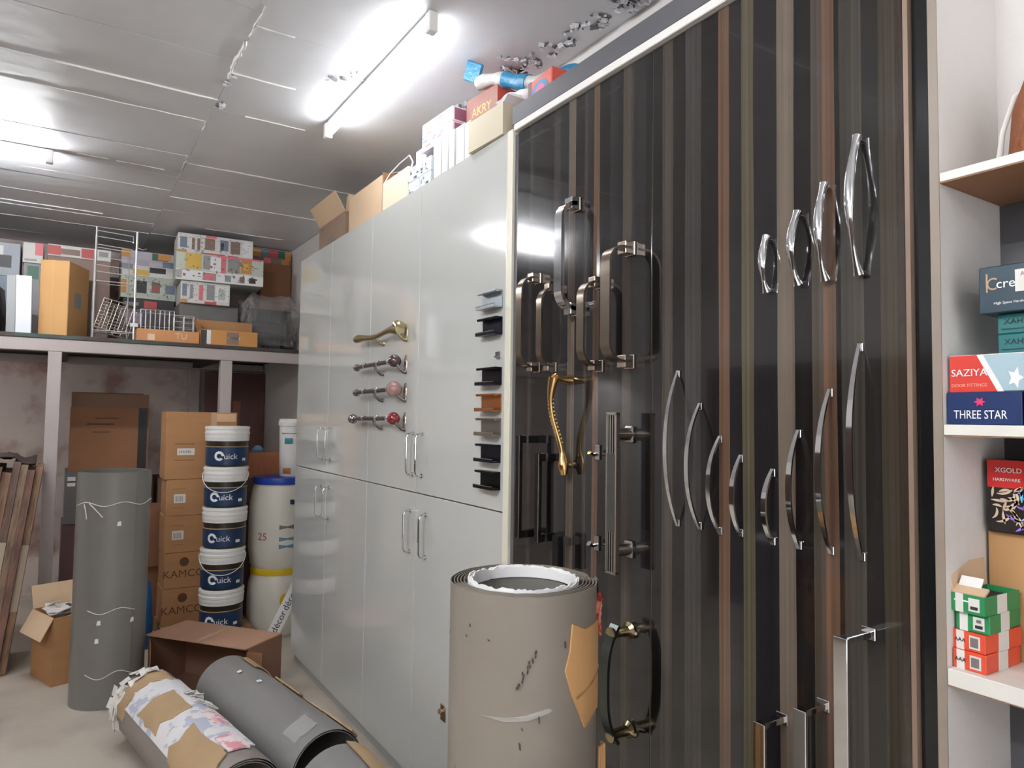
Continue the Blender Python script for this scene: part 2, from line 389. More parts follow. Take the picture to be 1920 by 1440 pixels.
# ------------------------------------------------------------------ grey wardrobe
FX = 1.234                                   # plane of all cabinet fronts
wr = tag(empty('wardrobe', (1.43, 3.14, 0)), 'tall pale grey laminate wardrobe with eight doors along the right wall', 'wardrobe')
wr_off = Vector(wr.location)
def wpart(mb, name, m, parent=wr, smooth=None):
    o = mb.build(name, m, parent, -wr_off, smooth=smooth); return o
wpart(MB().span(FX + 0.022, XR - 0.004, 1.957, 4.368, 0.0, 2.462), 'carcass', M_carcass)
wpart(MB().span(FX - 0.004, XR - 0.004, 1.922, 1.955, 0.0, 2.462, 0.002), 'side_panel', M_cream)
def pull(door, y, z0, z1):
    b = MB(); r = 0.0045; n = 0.034; x = FX - wr_off.x
    pts = [(x, 0, z1), (x - n * 0.55, 0, z1), (x - n * 0.85, 0, z1 - 0.004), (x - n, 0, z1 - 0.016), (x - n, 0, z0 + 0.016), (x - n * 0.85, 0, z0 + 0.004), (x - n * 0.55, 0, z0), (x, 0, z0)]
    b.tube([(p[0], y - wr_off.y, p[2]) for p in pts], r, 8)
    for z in (z0, z1): b.tube([(x, y - wr_off.y, z), (x - 0.006, y - wr_off.y, z)], 0.009, 10)
    h = b.build('handle', M_chrome, wr, smooth=40); h['label'] = 'slim chrome pull'
    h.parent = door; h.location = wr_off
dY = [(3.771, 4.366), (3.171, 3.768), (2.630, 3.168), (1.959, 2.626)]
hU = [3.835, 3.700, 2.655, 2.567]; hL = [3.845, 3.712, 2.668, 2.522]
for i, (y0, y1) in enumerate(dY):
    d = wpart(MB().span(FX, FX + 0.019, y0, y1, 1.190, 2.462, 0.0015), 'door', M_grey); pull(d, hU[i], 1.262, 1.430)
    d = wpart(MB().span(FX, FX + 0.019, y0, y1, 0.06, 1.186, 0.0015), 'door', M_grey); pull(d, hL[i], 0.945, 1.112)
    if i == 3:
        k_ = MB().span(FX - 0.004, FX + 0.001, 2.33, 2.37, 0.375, 0.435, 0.002); k_.tube([(FX - 0.003, 2.35, 0.41), (FX - 0.018, 2.35, 0.415)], [0.008, 0.010], 10)
        k_.build('latch', M_nickel, d)
wpart(MB().span(FX + 0.03, FX + 0.05, 1.957, 4.368, 0.0, 0.06), 'plinth', M_black)

# ------------------------------------------------------------------ dark striped wardrobe
DK = (23, 20, 20); D2 = (31, 29, 31); BR = (88, 67, 54); TA = (96, 86, 76); GB = (64, 57, 51); RD = (84, 56, 48); OL = (78, 72, 58)
stL = [(1.27, DK), (1.29, D2), (1.335, (50, 41, 39)), (1.345, GB), (1.379, DK), (1.40, (34, 33, 34)), (1.43, DK), (1.478, BR), (1.502, D2), (1.53, (53, 48, 45)), (1.545, DK), (1.585, TA), (1.615, D2), (1.66, (50, 45, 44)), (1.69, DK), (1.80, (45, 42, 41)), (1.82, DK), (1.90, DK)]
stR = [(0.645, (45, 38, 33)), (0.66, (56, 50, 42)), (0.69, (33, 31, 30)), (0.722, (63, 59, 54)), (0.742, (54, 51, 47)), (0.766, DK), (0.776, BR), (0.803, GB), (0.828, DK), (0.866, TA), (0.904, D2), (0.964, OL), (0.995, D2), (1.03, BR), (1.058, DK), (1.11, (54, 51, 50)), (1.158, DK), (1.20, GB), (1.235, DK), (1.27, DK)]
M_ebL = ebony('striped_ebony_far', stL); M_ebR = ebony('striped_ebony_near', stR)
M_copper = mat('copper_edging', (134, 114, 98), 0.35, 0.1)
M_dgrey = mat('dark_grey_moulding', (92, 92, 96), 0.4)
M_blackgl = mat('black_gloss', (20, 22, 24), 0.12, spec=0.6)
dw = tag(empty('wardrobe', (0, 0, 0)), 'dark glossy wardrobe with vertical brown stripes, covered in sample handles', 'wardrobe')
MB().span(FX + 0.024, XR - 0.004, 0.606, 1.918, 0.0, 2.44).build('carcass', M_black, dw)
MB().span(FX, FX + 0.02, 1.2735, 1.893, 0.04, 2.438, 0.001).build('door', M_ebL, dw)
dR = MB().span(FX, FX + 0.02, 0.646, 1.2705, 0.04, 2.438, 0.001).build('door', M_ebR, dw)
MB().span(FX + 0.002, FX + 0.02, 1.2708, 1.2732, 0.04, 2.438).build('edge_strip', M_steel, dw)
MB().span(FX - 0.001, FX + 0.02, 0.637, 0.6455, 0.04, 2.438).build('edge_strip', M_copper, dR)
MB().span(FX + 0.006, FX + 0.024, 1.894, 1.919, 0.0, 2.44).build('filler_strip', M_dgrey, dw)
MB().span(FX + 0.012, FX + 0.024, 0.6065, 0.636, 0.0, 2.44).build('filler_strip', M_blackgl, dw)
MB().span(FX - 0.012, XR - 0.004, 0.61, 1.915, 2.466, 2.528, 0.002).build('cornice', M_dgrey, dw)
MB().span(FX - 0.015, FX + 0.01, 0.61, 1.90, 2.442, 2.465, 0.002).build('cornice_trim', M_white, dw)

# ------------------------------------------------------------------ white display shelves at the right
su = tag(empty('shelf_unit', (1.34, 0.1, 0)), 'open white display shelf unit at the right edge of the photo', 'shelf unit')
so = Vector(su.location)
M_shelf = mat('white_shelf_board', (226, 224, 216), 0.4, var=0.02)
M_under = mat('bare_board', (150, 108, 78), 0.7, var=0.08, scale=10, stretch=(1, 8, 1))
M_sideedge = mat('taupe_edging', (142, 130, 118), 0.4)
M_darkback = mat('dark_back_board', (92, 92, 96), 0.6)
SX1 = 1.455
MB().span(FX + 0.001, SX1 + 0.02, 0.5885, 0.6035, 0, 2.75).build('side_panel', M_wall, su, -so)
MB().span(FX - 0.001, FX + 0.001, 0.5885, 0.6035, 0, 2.75).build('edge_strip', M_sideedge, su, -so)
MB().span(SX1, SX1 + 0.02, -0.7, 0.5885, 1.925, 2.75).build('back_panel', M_wall, su, -so)
MB().span(SX1, SX1 + 0.02, -0.7, 0.5885, 0, 1.905).build('back_panel', M_darkback, su, -so)
for z0, z1 in ((1.9055, 1.923), (1.479, 1.4985), (1.072, 1.101), (0.62, 0.645)):
    sh = MB().span(FX, SX1, -0.7, 0.588, z0 + 0.002, z1, 0.001).build('shelf', M_shelf, su, -so)
    MB().span(FX + 0.002, SX1, -0.7, 0.588, z0, z0 + 0.002).build('underside', M_under, sh)

# ------------------------------------------------------------------ sample handles on the dark doors
def sample(name, y, z, label, group):
    return tag(empty(name, (FX - 0.0006, y, z)), label, 'handle', group)
def arc(n0, n1, z0, z1, k=17, p=2.0):
    return [(n0 + (n1 - n0) * (1 - abs(2 * i / (k - 1) - 1) ** p), z0 + (z1 - z0) * i / (k - 1)) for i in range(k)]
# eight bow handles in a row, ends lined up at the bottom
bows = [(1.180, 1.252, 1.615, 0.044), (1.112, 1.254, 1.538, 0.046), (1.054, 1.251, 1.465, 0.041), (0.998, 1.255, 1.425, 0.032), (0.918, 1.250, 1.401, 0.032), (0.858, 1.251, 1.482, 0.035), (0.790, 1.252, 1.562, 0.042), (0.729, 1.251, 1.644, 0.040)]
ords = ['first and tall', 'second', 'third', 'fourth and short', 'fifth and shortest', 'sixth', 'seventh', 'eighth and tallest']
for (y, z0, z1, n), w_ in zip(bows, ords):
    h = sample('bow_handle', y, z0, f'chrome bow handle on dark door, {w_} from the left in the lower row', 'bow handles in the lower row')
    H = z1 - z0; k = 21; pth = arc(0.003, n, 0, H, k, 2.2)
    ww = [0.0065 + 0.0050 * math.sin(math.pi * i / (k - 1)) for i in range(k)]
    MB().strap(pth, ww, 0.0045).build('bow', M_chrome, h, smooth=35)
    for z in (0.006, H - 0.006): MB().span(-0.004, 0, -0.006, 0.006, z - 0.008, z + 0.008, 0.001).build('foot', M_chrome, h)
# four twisted handles rising to the right
tw = [(0.925, 1.764, 1.888, 0.026, 'shortest'), (0.852, 1.768, 1.922, 0.034, 'second shortest'), (0.793, 1.767, 1.963, 0.033, 'second tallest'), (0.726, 1.767, 2.034, 0.040, 'tallest')]
for y, z0, z1, n, w_ in tw:
    h = sample('twisted_handle', y, z0, f'chrome twisted bow handle in the upper row, {w_} of the four', 'twisted handles in the upper row')
    H = z1 - z0; k = 25; pth = arc(0.010, n, 0.004, H - 0.004, k, 1.6)
    b = MB(); vs, fs = [], []; ns = 10
    for i, (nn, z) in enumerate(pth):
        t = i / (k - 1); e = abs(2 * t - 1); r = 0.0062 + 0.0035 * e ** 6 + 0.003 * (1 - e) ; tw_ = math.pi * 1.0 * t; fl = 1 - 0.45 * (1 - e ** 3)
        a = Vector(pth[max(i - 1, 0)]); c = Vector(pth[min(i + 1, k - 1)]); d = (c - a).normalized()
        for j in range(ns):
            q = 2 * math.pi * j / ns; u_ = r * math.cos(q); v_ = r * fl * math.sin(q)
            uu = u_ * math.cos(tw_) - v_ * math.sin(tw_); vv = u_ * math.sin(tw_) + v_ * math.cos(tw_)
            vs.append((-(nn - d.y * uu), vv, z + d.x * uu))
    for i in range(k - 1):
        for j in range(ns): fs.append((i * ns + j, i * ns + (j + 1) % ns, (i + 1) * ns + (j + 1) % ns, (i + 1) * ns + j))
    fs += [tuple(range(ns))[::-1], tuple((k - 1) * ns + j for j in range(ns))]
    b.add(vs, fs).build('bow', M_chrome, h, smooth=50)
    for z in (0.010, H - 0.010):
        MB().tube([(0, 0, z), (-0.012, 0, z)], 0.006, 10).build('foot', M_chrome, h, smooth=40)
# five large D-shaped pulls on the far door
def d_pull(y, z0, z1, n, wid, m, mb_, label, t=0.006, blk=0.028, rad=0.045, blockm=None):
    h = sample('door_pull', y, z0, label, 'large D pulls on the far dark door'); H = z1 - z0
    rad = min(rad, n * 0.8); pth = [(0.012, H)]
    for i in range(7):
        a = math.pi / 2 * i / 6; pth.append((n - rad + rad * math.sin(a), H - rad + rad * math.cos(a)))
    for i in range(1, 6): pth.append((n, H - rad - (H - 2 * rad) * i / 6))
    for i in range(7):
        a = math.pi / 2 * i / 6; pth.append((n - rad + rad * math.cos(a), rad - rad * math.sin(a)))
    pth.append((0.012, 0))
    MB().strap(pth, wid, t).build('grip', m, h, smooth=35)
    for z in (0, H):
        p = MB().span(-0.034, 0, -blk / 2, blk / 2, z - blk / 2, z + blk / 2, 0.0015).build('mounting_block', mb_, h)
        MB().span(-0.006, 0.0, -blk / 2 - 0.002, blk / 2 + 0.002, z - blk / 2 - 0.002, z + blk / 2 + 0.002, 0.001).build('base_plate', M_nickel, p)
    return h
d_pull(1.765, 1.656, 1.932, 0.072, 0.030, M_bronze, M_nickel, 'bronze D pull beside the pale wardrobe edge, leftmost of five')
d_pull(1.678, 1.652, 1.888, 0.058, 0.026, M_bronze, M_nickel, 'slim bronze D pull partly behind the chrome pull, above the gold handle', blk=0.024)
d_pull(1.575, 1.812, 2.116, 0.064, 0.034, M_chrome, M_chrome, 'shiny chrome D pull mounted highest on the dark door', t=0.012, blk=0.034, rad=0.05)
d_pull(1.468, 1.644, 1.872, 0.070, 0.030, M_bronze, M_nickel, 'bronze D pull to the right below the chrome pull')
d_pull(1.347, 1.648, 1.942, 0.086, 0.036, M_bronze, M_nickel, 'largest bronze D pull, rightmost of the five', blk=0.032)
# gold wheat-shaped handle
h = sample('gold_handle', 1.60, 1.34, 'gold curved handle with a plaited stem below the D pulls', 'samples on the far dark door')
H = 0.275; k = 26; pts, rr = [], []
for i in range(k):
    t = i / (k - 1); z = H * (1 - t)
    n_ = 0.030 + 0.034 * (1 - t) ** 0.8 + 0.010 * math.sin(t * math.pi * 2)
    yy = 0.012 * math.sin(t * math.pi * 1.2) - 0.005
    pts.append((-n_, yy, z)); rr.append(0.0085 + 0.008 * max(0, 1 - t * 4) + 0.008 * math.exp(-((t - 0.9) / 0.07) ** 2))
MB().tube(pts, rr, 10).build('stem', M_gold, h, smooth=50)
b = MB()
for i in range(3, 18):
    p = Vector(pts[i])
    b.tube([p + Vector((0.004, -0.0085, 0.005)), p + Vector((-0.0078, 0, 0)), p + Vector((0.004, 0.0085, -0.005))], 0.0026, 6)
b.build('plait', M_gold, h, smooth=50)
MB().tube([(-0.002, 0, H - 0.004), (-0.034, 0, H - 0.004), (-0.064, -0.004, H)], [0.016, 0.010, 0.011], 12).build('mount', M_gold, h, smooth=50)
MB().tube([(-0.001, 0, 0.028), (-0.032, 0, 0.028)], [0.013, 0.011], 12).build('mount', M_gold, h, smooth=50)
b = MB()
for i in range(6):
    a = i * math.pi / 3; b.tube([(-0.058 + 0.004 * math.cos(a), -0.014 + 0.008 * math.sin(a), H - 0.004), (-0.068, -0.018 + 0.010 * math.sin(a), H + 0.010 * math.cos(a))], [0.005, 0.003], 6)
b.build('flower', M_gold, h, smooth=50)
# black square pulls low on the far door
def bar_pull(y, z0, z1, n, wid, label, m, over=0.0, depth=0.012, posts=None, name='bar_pull'):
    h = sample(name, y, z0, label, 'samples on the far dark door'); H = z1 - z0
    MB().span(-n - depth / 2, -n + depth / 2, -wid / 2, wid / 2, -over, H + over, 0.0015).build('bar', m, h)
    MB().span(-n - depth / 2 - 0.0012, -n - depth / 2 + 0.001, -wid / 2 - 0.0005, -wid / 2 + 0.0022, -over, H + over).build('bright_edge', M_steel, h)
    for z in ((0, H) if posts is None else posts):
        p = MB().span(-n + depth / 2, 0, -wid / 2, wid / 2, z - 0.011, z + 0.011, 0.001).build('post', m, h)
        MB().span(-n + depth / 2 + 0.012, -n + depth / 2 + 0.020, -wid / 2 - 0.001, wid / 2 + 0.001, z - 0.012, z + 0.012).build('collar', M_steel, p)
    return h
bar_pull(1.776, 1.150, 1.435, 0.058, 0.022, 'black square bar pull nearest the pale wardrobe, left of two', M_black, 0.012)
bar_pull(1.678, 1.152, 1.385, 0.055, 0.022, 'shorter black square bar pull right of the taller one', M_black, 0.012)
h = sample('bracket_pull', 1.60, 1.145, 'small black stub pull just above the large standing roll', 'samples on the far dark door')
MB().span(-0.05, -0.030, -0.014, 0.014, -0.075, 0.025, 0.001).build('bar', M_black, h)
MB().span(-0.030, 0, -0.012, 0.012, -0.005, 0.018, 0.001).build('post', M_steel, h)
for z, w_ in ((1.407, 'upper'), (1.163, 'lower')):
    h = tag(empty('hook', (FX - 0.0006, 1.474, z)), f'small chrome hook left of the slotted bar pull, {w_} of two', 'hook', 'small chrome hooks')
    MB().span(-0.005, 0, -0.010, 0.010, -0.018, 0.022, 0.001).build('plate', M_steel, h)
    MB().tube([(-0.004, 0, -0.002), (-0.020, 0, -0.004), (-0.030, 0, 0.004)], [0.007, 0.006, 0.008], 10).build('peg', M_chrome, h, smooth=50)
# slotted flat bar pull
h = sample('slotted_pull', 1.346, 1.169, 'flat steel bar pull with slotted ends on two round posts', 'samples on the far dark door')
z0, z1, n_ = -0.052, 0.345, 0.060
for z, zz in ((z0, z0 + 0.1), (z1 - 0.1, z1)):
    for y in (-0.013, -0.0045, 0.0045, 0.013): MB().span(-n_ - 0.005, -n_ + 0.005, y - 0.0022, y + 0.0022, z, zz).build('slat', M_steel, h)
MB().span(-n_ - 0.005, -n_ + 0.005, -0.0155, 0.0155, z0 + 0.1, z1 - 0.1).build('bar', mat('grey_steel', (120, 122, 120), 0.3, 1.0), h)
MB().span(-n_ - 0.006, -n_ + 0.006, -0.020, -0.0155, z0, z1, 0.0005).build('rim', M_nickel, h)
MB().span(-n_ - 0.006, -n_ + 0.006, 0.0155, 0.020, z0, z1, 0.0005).build('rim', M_steel, h)
for z in (z0, z1): MB().span(-n_ - 0.006, -n_ + 0.006, -0.020, 0.020, z - 0.003, z + 0.003).build('rim', M_steel, h)
for z in (0, 0.292):
    p = MB().tube([(-n_ + 0.005, 0, z), (0, 0, z)], 0.016, 18).build('post', M_nickel, h, smooth=40)
    MB().span(-0.010, 0, -0.016, 0.016, z - 0.022, z + 0.022, 0.004).build('base_plate', M_steel, p)
# long dark D pull with cast feet, beside the big roll
h = sample('cast_pull', 1.34, 0.723, 'dark steel curved pull with brass feet just right of the standing roll', 'samples on the far dark door')
pth = arc(0.052, 0.088, -0.02, 0.265, 17, 3.0)
MB().strap(pth, 0.030, 0.008).build('grip', mat('smoked_steel', (92, 96, 92), 0.22, 1.0), h, smooth=40)
for z in (0, 0.245):
    MB().lathe([(0, 0), (0.020, 0), (0.022, 0.008), (0.013, 0.016), (0.012, 0.05), (0.017, 0.07), (0, 0.072)], 14, Matrix.Translation((0, 0, z)) @ Matrix.Rotation(R(-90), 4, 'Y')).build('foot', mat('aged_brass', (170, 156, 120), 0.25, 1.0), h, smooth=40)
    MB().tube([(-0.01, -0.012, z), (-0.016, -0.034, z + 0.002)], [0.006, 0.004], 8).build('screw', M_nickel, h, smooth=40)
# three rectangular frame pulls at the bottom of the near door
for y, z1, n_, L, w_ in ((0.899, 0.915, 0.070, 0.30, 'shortest, leftmost of three'), (0.809, 0.972, 0.072, 0.36, 'middle one of three'), (0.719, 1.129, 0.086, 0.50, 'longest, rightmost of three')):
    h = sample('frame_pull', y, z1 - L, f'polished rectangular frame pull low on the near dark door, {w_}', 'rectangular frame pulls')
    for z in (0.006, L - 0.006): MB().span(-n_, 0, -0.009, 0.009, z - 0.006, z + 0.006, 0.001).build('arm', M_chrome, h)
    MB().span(-n_ - 0.004, -n_ + 0.004, -0.013, 0.013, 0, L, 0.001).build('grip', M_chrome, h)
    for z in (0.006, L - 0.006): MB().span(-0.004, 0, -0.013, 0.013, z - 0.011, z + 0.011, 0.001).build('base_plate', M_chrome, h)
# profile pull samples on the near grey door
prof = [(1.900, (176, 186, 192), 'silver', 'topmost of the column'), (1.809, (30, 32, 46), 'black', 'second down the column'), (1.639, (34, 28, 40), 'black', 'just below the empty bracket'), (1.550, (176, 112, 66), 'copper', 'the only copper one'), (1.468, (138, 130, 122), 'grey', 'below the copper one'), (1.380, (34, 36, 34), 'black', 'second from the bottom'), (1.290, (26, 30, 28), 'black', 'lowest of the column')]
for z, c, nm, w_ in prof:
    m = mat('profile_' + nm + w_[:6].strip().replace(' ', ''), c, 0.3, 0.8)
    h = tag(empty('profile_pull', (FX - 0.0006, 2.037, z)), f'short {nm} channel profile pull on the grey door, {w_}', 'handle', 'channel profile samples')
    MB().span(-0.004, 0, -0.062, 0.062, -0.028, 0.028).build('web', m, h)
    MB().prism([(0, 0.026), (-0.026, 0.022), (-0.028, 0.026), (-0.028, 0.030), (0, 0.030)], -0.062, 0.062, 'y').build('upper_lip', m, h)
    lp = MB().prism([(0, -0.030), (-0.034, -0.030), (-0.034, -0.018), (-0.031, -0.018), (-0.031, -0.026), (0, -0.026)], -0.062, 0.062, 'y').build('lower_lip', m, h)
    MB().span(-0.0345, -0.031, -0.0615, 0.0615, -0.020, -0.0175).build('bright_edge', M_steel, lp)
h = tag(empty('bracket', (FX - 0.0006, 2.00, 1.712)), 'tiny steel bracket left where one profile sample is missing', 'bracket')
MB().span(-0.003, 0, -0.014, 0.014, -0.010, 0.010).build('plate', M_steel, h); MB().span(-0.016, -0.003, -0.014, 0.002, -0.010, -0.006).build('tongue', M_steel, h)
# four horizontal pulls with knobs on the third grey door
def knob_pull(z, ballc, label, metal, kind):
    n_ = 0.046
    h = tag(empty('knob_pull', (FX - 0.0006, 2.75, z)), label, 'handle', 'horizontal knob pulls')
    if kind == 'curved':
        pts = [(-n_, -0.03 + 0.51 * i / 14, -0.006 + 0.006 * math.sin(i * 0.6) - 0.006 * (i / 14)) for i in range(15)]
        rr = [0.020, 0.023, 0.018, 0.014, 0.012, 0.011, 0.011, 0.011, 0.012, 0.012, 0.013, 0.014, 0.016, 0.020, 0.017]
        MB().tube(pts, rr, 12).build('rod', metal, h, smooth=60)
        MB().tube([(-n_ * 0.6, -0.005, 0.008), (-n_ - 0.002, -0.015, 0.010), (-n_ - 0.004, -0.03, 0.0)], [0.022, 0.024, 0.016], 12).build('scroll', metal, h, smooth=60)
    else:
        L = 0.46 if kind != 'long' else 0.50
        MB().tube([(-n_, 0.03, 0), (-n_, L - 0.06, -0.004), (-n_, L, -0.006)], [0.010, 0.0105, 0.012], 12).build('rod', metal, h, smooth=60)
        MB().lathe([(0, -0.026), (0.010, -0.024), (0.016, -0.010), (0.018, 0.004), (0.012, 0.016), (0, 0.018)], 14, Matrix.Translation((-n_, L, -0.006)) @ Matrix.Rotation(R(90), 4, 'X') @ Matrix.Scale(1.3 if kind == 'long' else 1.0, 4)).build('end_knob', metal, h, smooth=60)
        for yy in (0.075, 0.20, 0.36): MB().lathe([(0.010, -0.008), (0.015, -0.003), (0.015, 0.003), (0.010, 0.008)], 14, Matrix.Translation((-n_, yy, 0)) @ Matrix.Rotation(R(90), 4, 'X')).build('collar', M_chrome, h, smooth=60)
        b = MB(); r = 0.028 if kind != 'clear' else 0.034
        b.lathe([(0, -r)] + [(r * math.sin(math.pi * i / 10), -r * math.cos(math.pi * i / 10)) for i in range(1, 10)] + [(0, r)], 18, Matrix.Translation((-n_, 0.012, 0.0)))
        b.build('ball', ballc, h, smooth=80)
    for yy, dz in ((-0.005, -0.046), (0.245, -0.044)):
        f = MB().tube([(-n_, yy, -0.004), (-n_ * 0.8, yy, dz * 0.6), (-0.014, yy, dz), (-0.001, yy, dz)], [0.007, 0.006, 0.007, 0.010], 10).build('bracket', metal, h, smooth=60)
    MB().lathe([(0, 0), (0.020, 0), (0.018, 0.004), (0, 0.005)], 16, Matrix.Translation((0, 0, -0.012)) @ Matrix.Rotation(R(-90), 4, 'Y') @ Matrix.Diagonal((2.0, 0.7, 1, 1))).build('rosette', M_nickel if kind != 'curved' else metal, h, smooth=40)
    return h
M_abrass = mat('old_brass', (190, 176, 136), 0.25, 1.0)
M_gun = mat('gunmetal', (150, 146, 150), 0.2, 1.0)
knob_pull(1.873, None, 'brass curved horizontal pull, topmost on the grey door', M_abrass, 'curved')
knob_pull(1.735, mat('plum_ball', (70, 44, 50), 0.08, coat=1.0), 'chrome horizontal pull with a dark plum ball', M_gun, 'ball')
knob_pull(1.615, mat('pink_ball', (206, 160, 152), 0.08, coat=1.0, trans=0.5), 'chrome horizontal pull with a clear pinkish ball', M_gun, 'clear')
knob_pull(1.490, mat('red_ball', (130, 26, 30), 0.08, coat=1.0), 'chrome horizontal pull with a red ball, lowest of four', M_gun, 'long')

# ------------------------------------------------------------------ rolled laminate sheets
def roll_sheet(r0, r1, L, turns, t, n=44, wob=0.0, seed=1):
    """Spiral sheet around local Z from r0 (inside) to r1 (outside)."""
    q = random.Random(seed); N = int(turns * n); vs, fs = [], []
    for i in range(N + 1):
        a = 2 * math.pi * i / n; r = r0 + (r1 - r0) * i / N
        zt = L + (q.uniform(-wob, wob) if wob else 0) - 0.004 * (i % n == 0)
        for rr, z in ((r, 0), (r, zt), (r - t, zt), (r - t, 0)):
            vs.append((rr * math.cos(a), rr * math.sin(a), z))
    for i in range(N):
        for j in range(4): fs.append((i * 4 + j, i * 4 + 4 + j, i * 4 + 4 + (j + 1) % 4, i * 4 + (j + 1) % 4))
    fs += [(0, 1, 2, 3), tuple(N * 4 + j for j in (3, 2, 1, 0))]
    return MB().add(vs, fs)
def skin_patch(r, pts, t=0.002, k=1):
    """Thin piece of paper lying on a cylinder of radius r: pts are (angle, z) outline points, fan-filled and curved."""
    vs, fs = [], []; ca = sum(p[0] for p in pts) / len(pts); cz = sum(p[1] for p in pts) / len(pts); m = 5
    ring = []
    for s in range(1, m + 1):
        row = []
        for a, z in pts:
            aa = ca + (a - ca) * s / m; zz = cz + (z - cz) * s / m
            row.append(len(vs)); vs.append(((r + t) * math.cos(aa), (r + t) * math.sin(aa), zz))
        ring.append(row)
    c = len(vs); vs.append(((r + t) * math.cos(ca), (r + t) * math.sin(ca), cz)); n = len(pts)
    for i in range(n):
        fs.append((c, ring[0][i], ring[0][(i + 1) % n]))
        for s in range(m - 1): fs.append((ring[s][i], ring[s + 1][i], ring[s + 1][(i + 1) % n], ring[s][(i + 1) % n]))
    lo = len(vs)
    for i in range(n):
        a, z = pts[i]; vs.append(((r - 0.001) * math.cos(a), (r - 0.001) * math.sin(a), z))
    for i in range(n): fs.append((ring[-1][i], lo + i, lo + (i + 1) % n, ring[-1][(i + 1) % n]))
    return MB().add(vs, fs)
M_lam = mat('laminate_back', (128, 120, 110), 0.5, var=0.06, scale=4, second=(96, 82, 70), thr=(0.68, 0.74))
M_lamG = mat('laminate_grey', (118, 115, 110), 0.35, var=0.04, scale=3)
M_lamB = mat('laminate_bluegrey', (134, 132, 130), 0.35, var=0.04, scale=3)
M_lamW = mat('laminate_taupe', (140, 132, 126), 0.5, var=0.05, scale=3)
M_string = mat('white_string', (220, 216, 206), 0.8)
M_clear = mat('clear_tape', (226, 226, 222), 0.12, alpha=0.35)
# big standing roll in the foreground
RX, RY, RRad, RH = 0.787, 1.170, 0.147, 1.180
rd = tag(empty('laminate_roll', (RX, RY, 0)), 'large taupe laminate roll standing upright in the foreground', 'laminate roll')
roll_sheet(RRad - 0.032, RRad, RH, 5, 0.0016, 56, 0.0005).build('sheet', M_lam, rd, rz=R(-20), smooth=40)
roll_sheet(RRad - 0.044, RRad - 0.034, 0.022, 3, 0.0026, 60, 0.004, 5).build('torn_lining', M_paper, rd, (0, 0, RH - 0.020), R(100), smooth=60)
roll_sheet(RRad - 0.040, RRad - 0.037, RH - 0.022, 1.02, 0.0012, 48).build('inner_sheet', M_lamG, rd, smooth=40)
MB().lathe([(0, RH - 0.30), (RRad - 0.045, RH - 0.30), (RRad - 0.045, RH - 0.305), (0, RH - 0.305)], 32).build('inner_core', M_lamG, rd)
toward = math.atan2(-RY, -RX)                      # angle facing the viewer
def on_roll(da, z): return (toward + da, z)
# da > 0 is to the viewer's right
kp = [on_roll(R(a), z) for a, z in ((38, 1.126), (52, 1.110), (66, 1.112), (84, 1.110), (86, 1.03), (84, 0.965), (78, 0.945), (52, 0.932), (45, 0.965), (38, 1.0), (32, 1.045), (36, 1.078))]
skin_patch(RRad, kp, 0.003).build('kraft_patch', M_kraft, rd, smooth=40)
cr = skin_patch(RRad, [on_roll(R(a), z) for a, z in ((42, 0.990), (62, 1.004), (82, 1.020), (82, 1.024), (62, 1.009), (42, 0.995))], 0.0045).build('paper_crease', mat('kraft_fold', (150, 116, 76), 0.8), rd)
tp = [on_roll(R(a), z) for a, z in ((-30, 0.966), (-10, 0.968), (4, 0.974), (18, 0.984), (22, 0.981), (20, 0.976), (5, 0.965), (-12, 0.961))]
skin_patch(RRad, tp, 0.0012).build('tape', M_clear, rd, smooth=40)
b = MB(); q = random.Random(8)
for i in range(26):
    a = toward + R(q.uniform(-80, 80)); z = q.uniform(0.55, 1.12); l = q.uniform(0.002, 0.008); w_ = q.uniform(0.001, 0.0026); sl = q.uniform(-0.002, 0.002)
    r = RRad + 0.0006
    vs = [(r * math.cos(a + s * w_ / r + (sl / r if v > 0 else 0)), r * math.sin(a + s * w_ / r + (sl / r if v > 0 else 0)), z + v * l) for s, v in ((-1, -.7), (1, -1), (1, .7), (-1, 1))]
    b.add(vs, [(0, 1, 2, 3)])
for i in range(9):        # small smudged stamp running diagonally
    a = toward + R(-3 + i * 1.6); z = 1.022 + i * 0.0072; r = RRad + 0.0006
    for k_ in range(2):
        aa = a + R(q.uniform(-1.5, 1.5)); zz = z + q.uniform(-.004, .004); l = 0.004; w_ = 0.0015
        b.add([(r * math.cos(aa - w_ / r), r * math.sin(aa - w_ / r), zz - l), (r * math.cos(aa + w_ / r), r * math.sin(aa + w_ / r), zz - l * .4), (r * math.cos(aa + w_ / r), r * math.sin(aa + w_ / r), zz + l), (r * math.cos(aa - w_ / r), r * math.sin(aa - w_ / r), zz + l * .5)], [(0, 1, 2, 3)])
sc_ = b.build('chipped_marks', mat('chip_dark', (66, 58, 52), 0.8), rd); sc_['kind'] = 'stuff'
b = MB()
for i, (a, r_) in enumerate(((88, 0.150), (91, 0.156), (95, 0.162), (93, 0.168))):
    pts = [((r_ + 0.004 * math.sin(z * 9 + i)) * math.cos(toward + R(a)), (r_ + 0.004 * math.sin(z * 9 + i)) * math.sin(toward + R(a)), z) for z in [0.02 + 0.04 * j for j in range(22)]]
    b.tube(pts, 0.0035, 6)
b.build('frayed_wrapper', M_kraft, rd, smooth=50)
b = MB(); q = random.Random(3)
for i in range(16):
    a = toward + R(q.uniform(80, 92)); z = q.uniform(1.09, 1.15); r_ = RRad + q.uniform(0.001, 0.006)
    b.box((0, 0, 0), (0.006, 0.004, 0.022), 0, Matrix.Translation((r_ * math.cos(a), r_ * math.sin(a), z)) @ Matrix.Rotation(q.uniform(0, 3), 4, 'Z') @ Matrix.Rotation(q.uniform(-.5, .5), 4, 'X'))
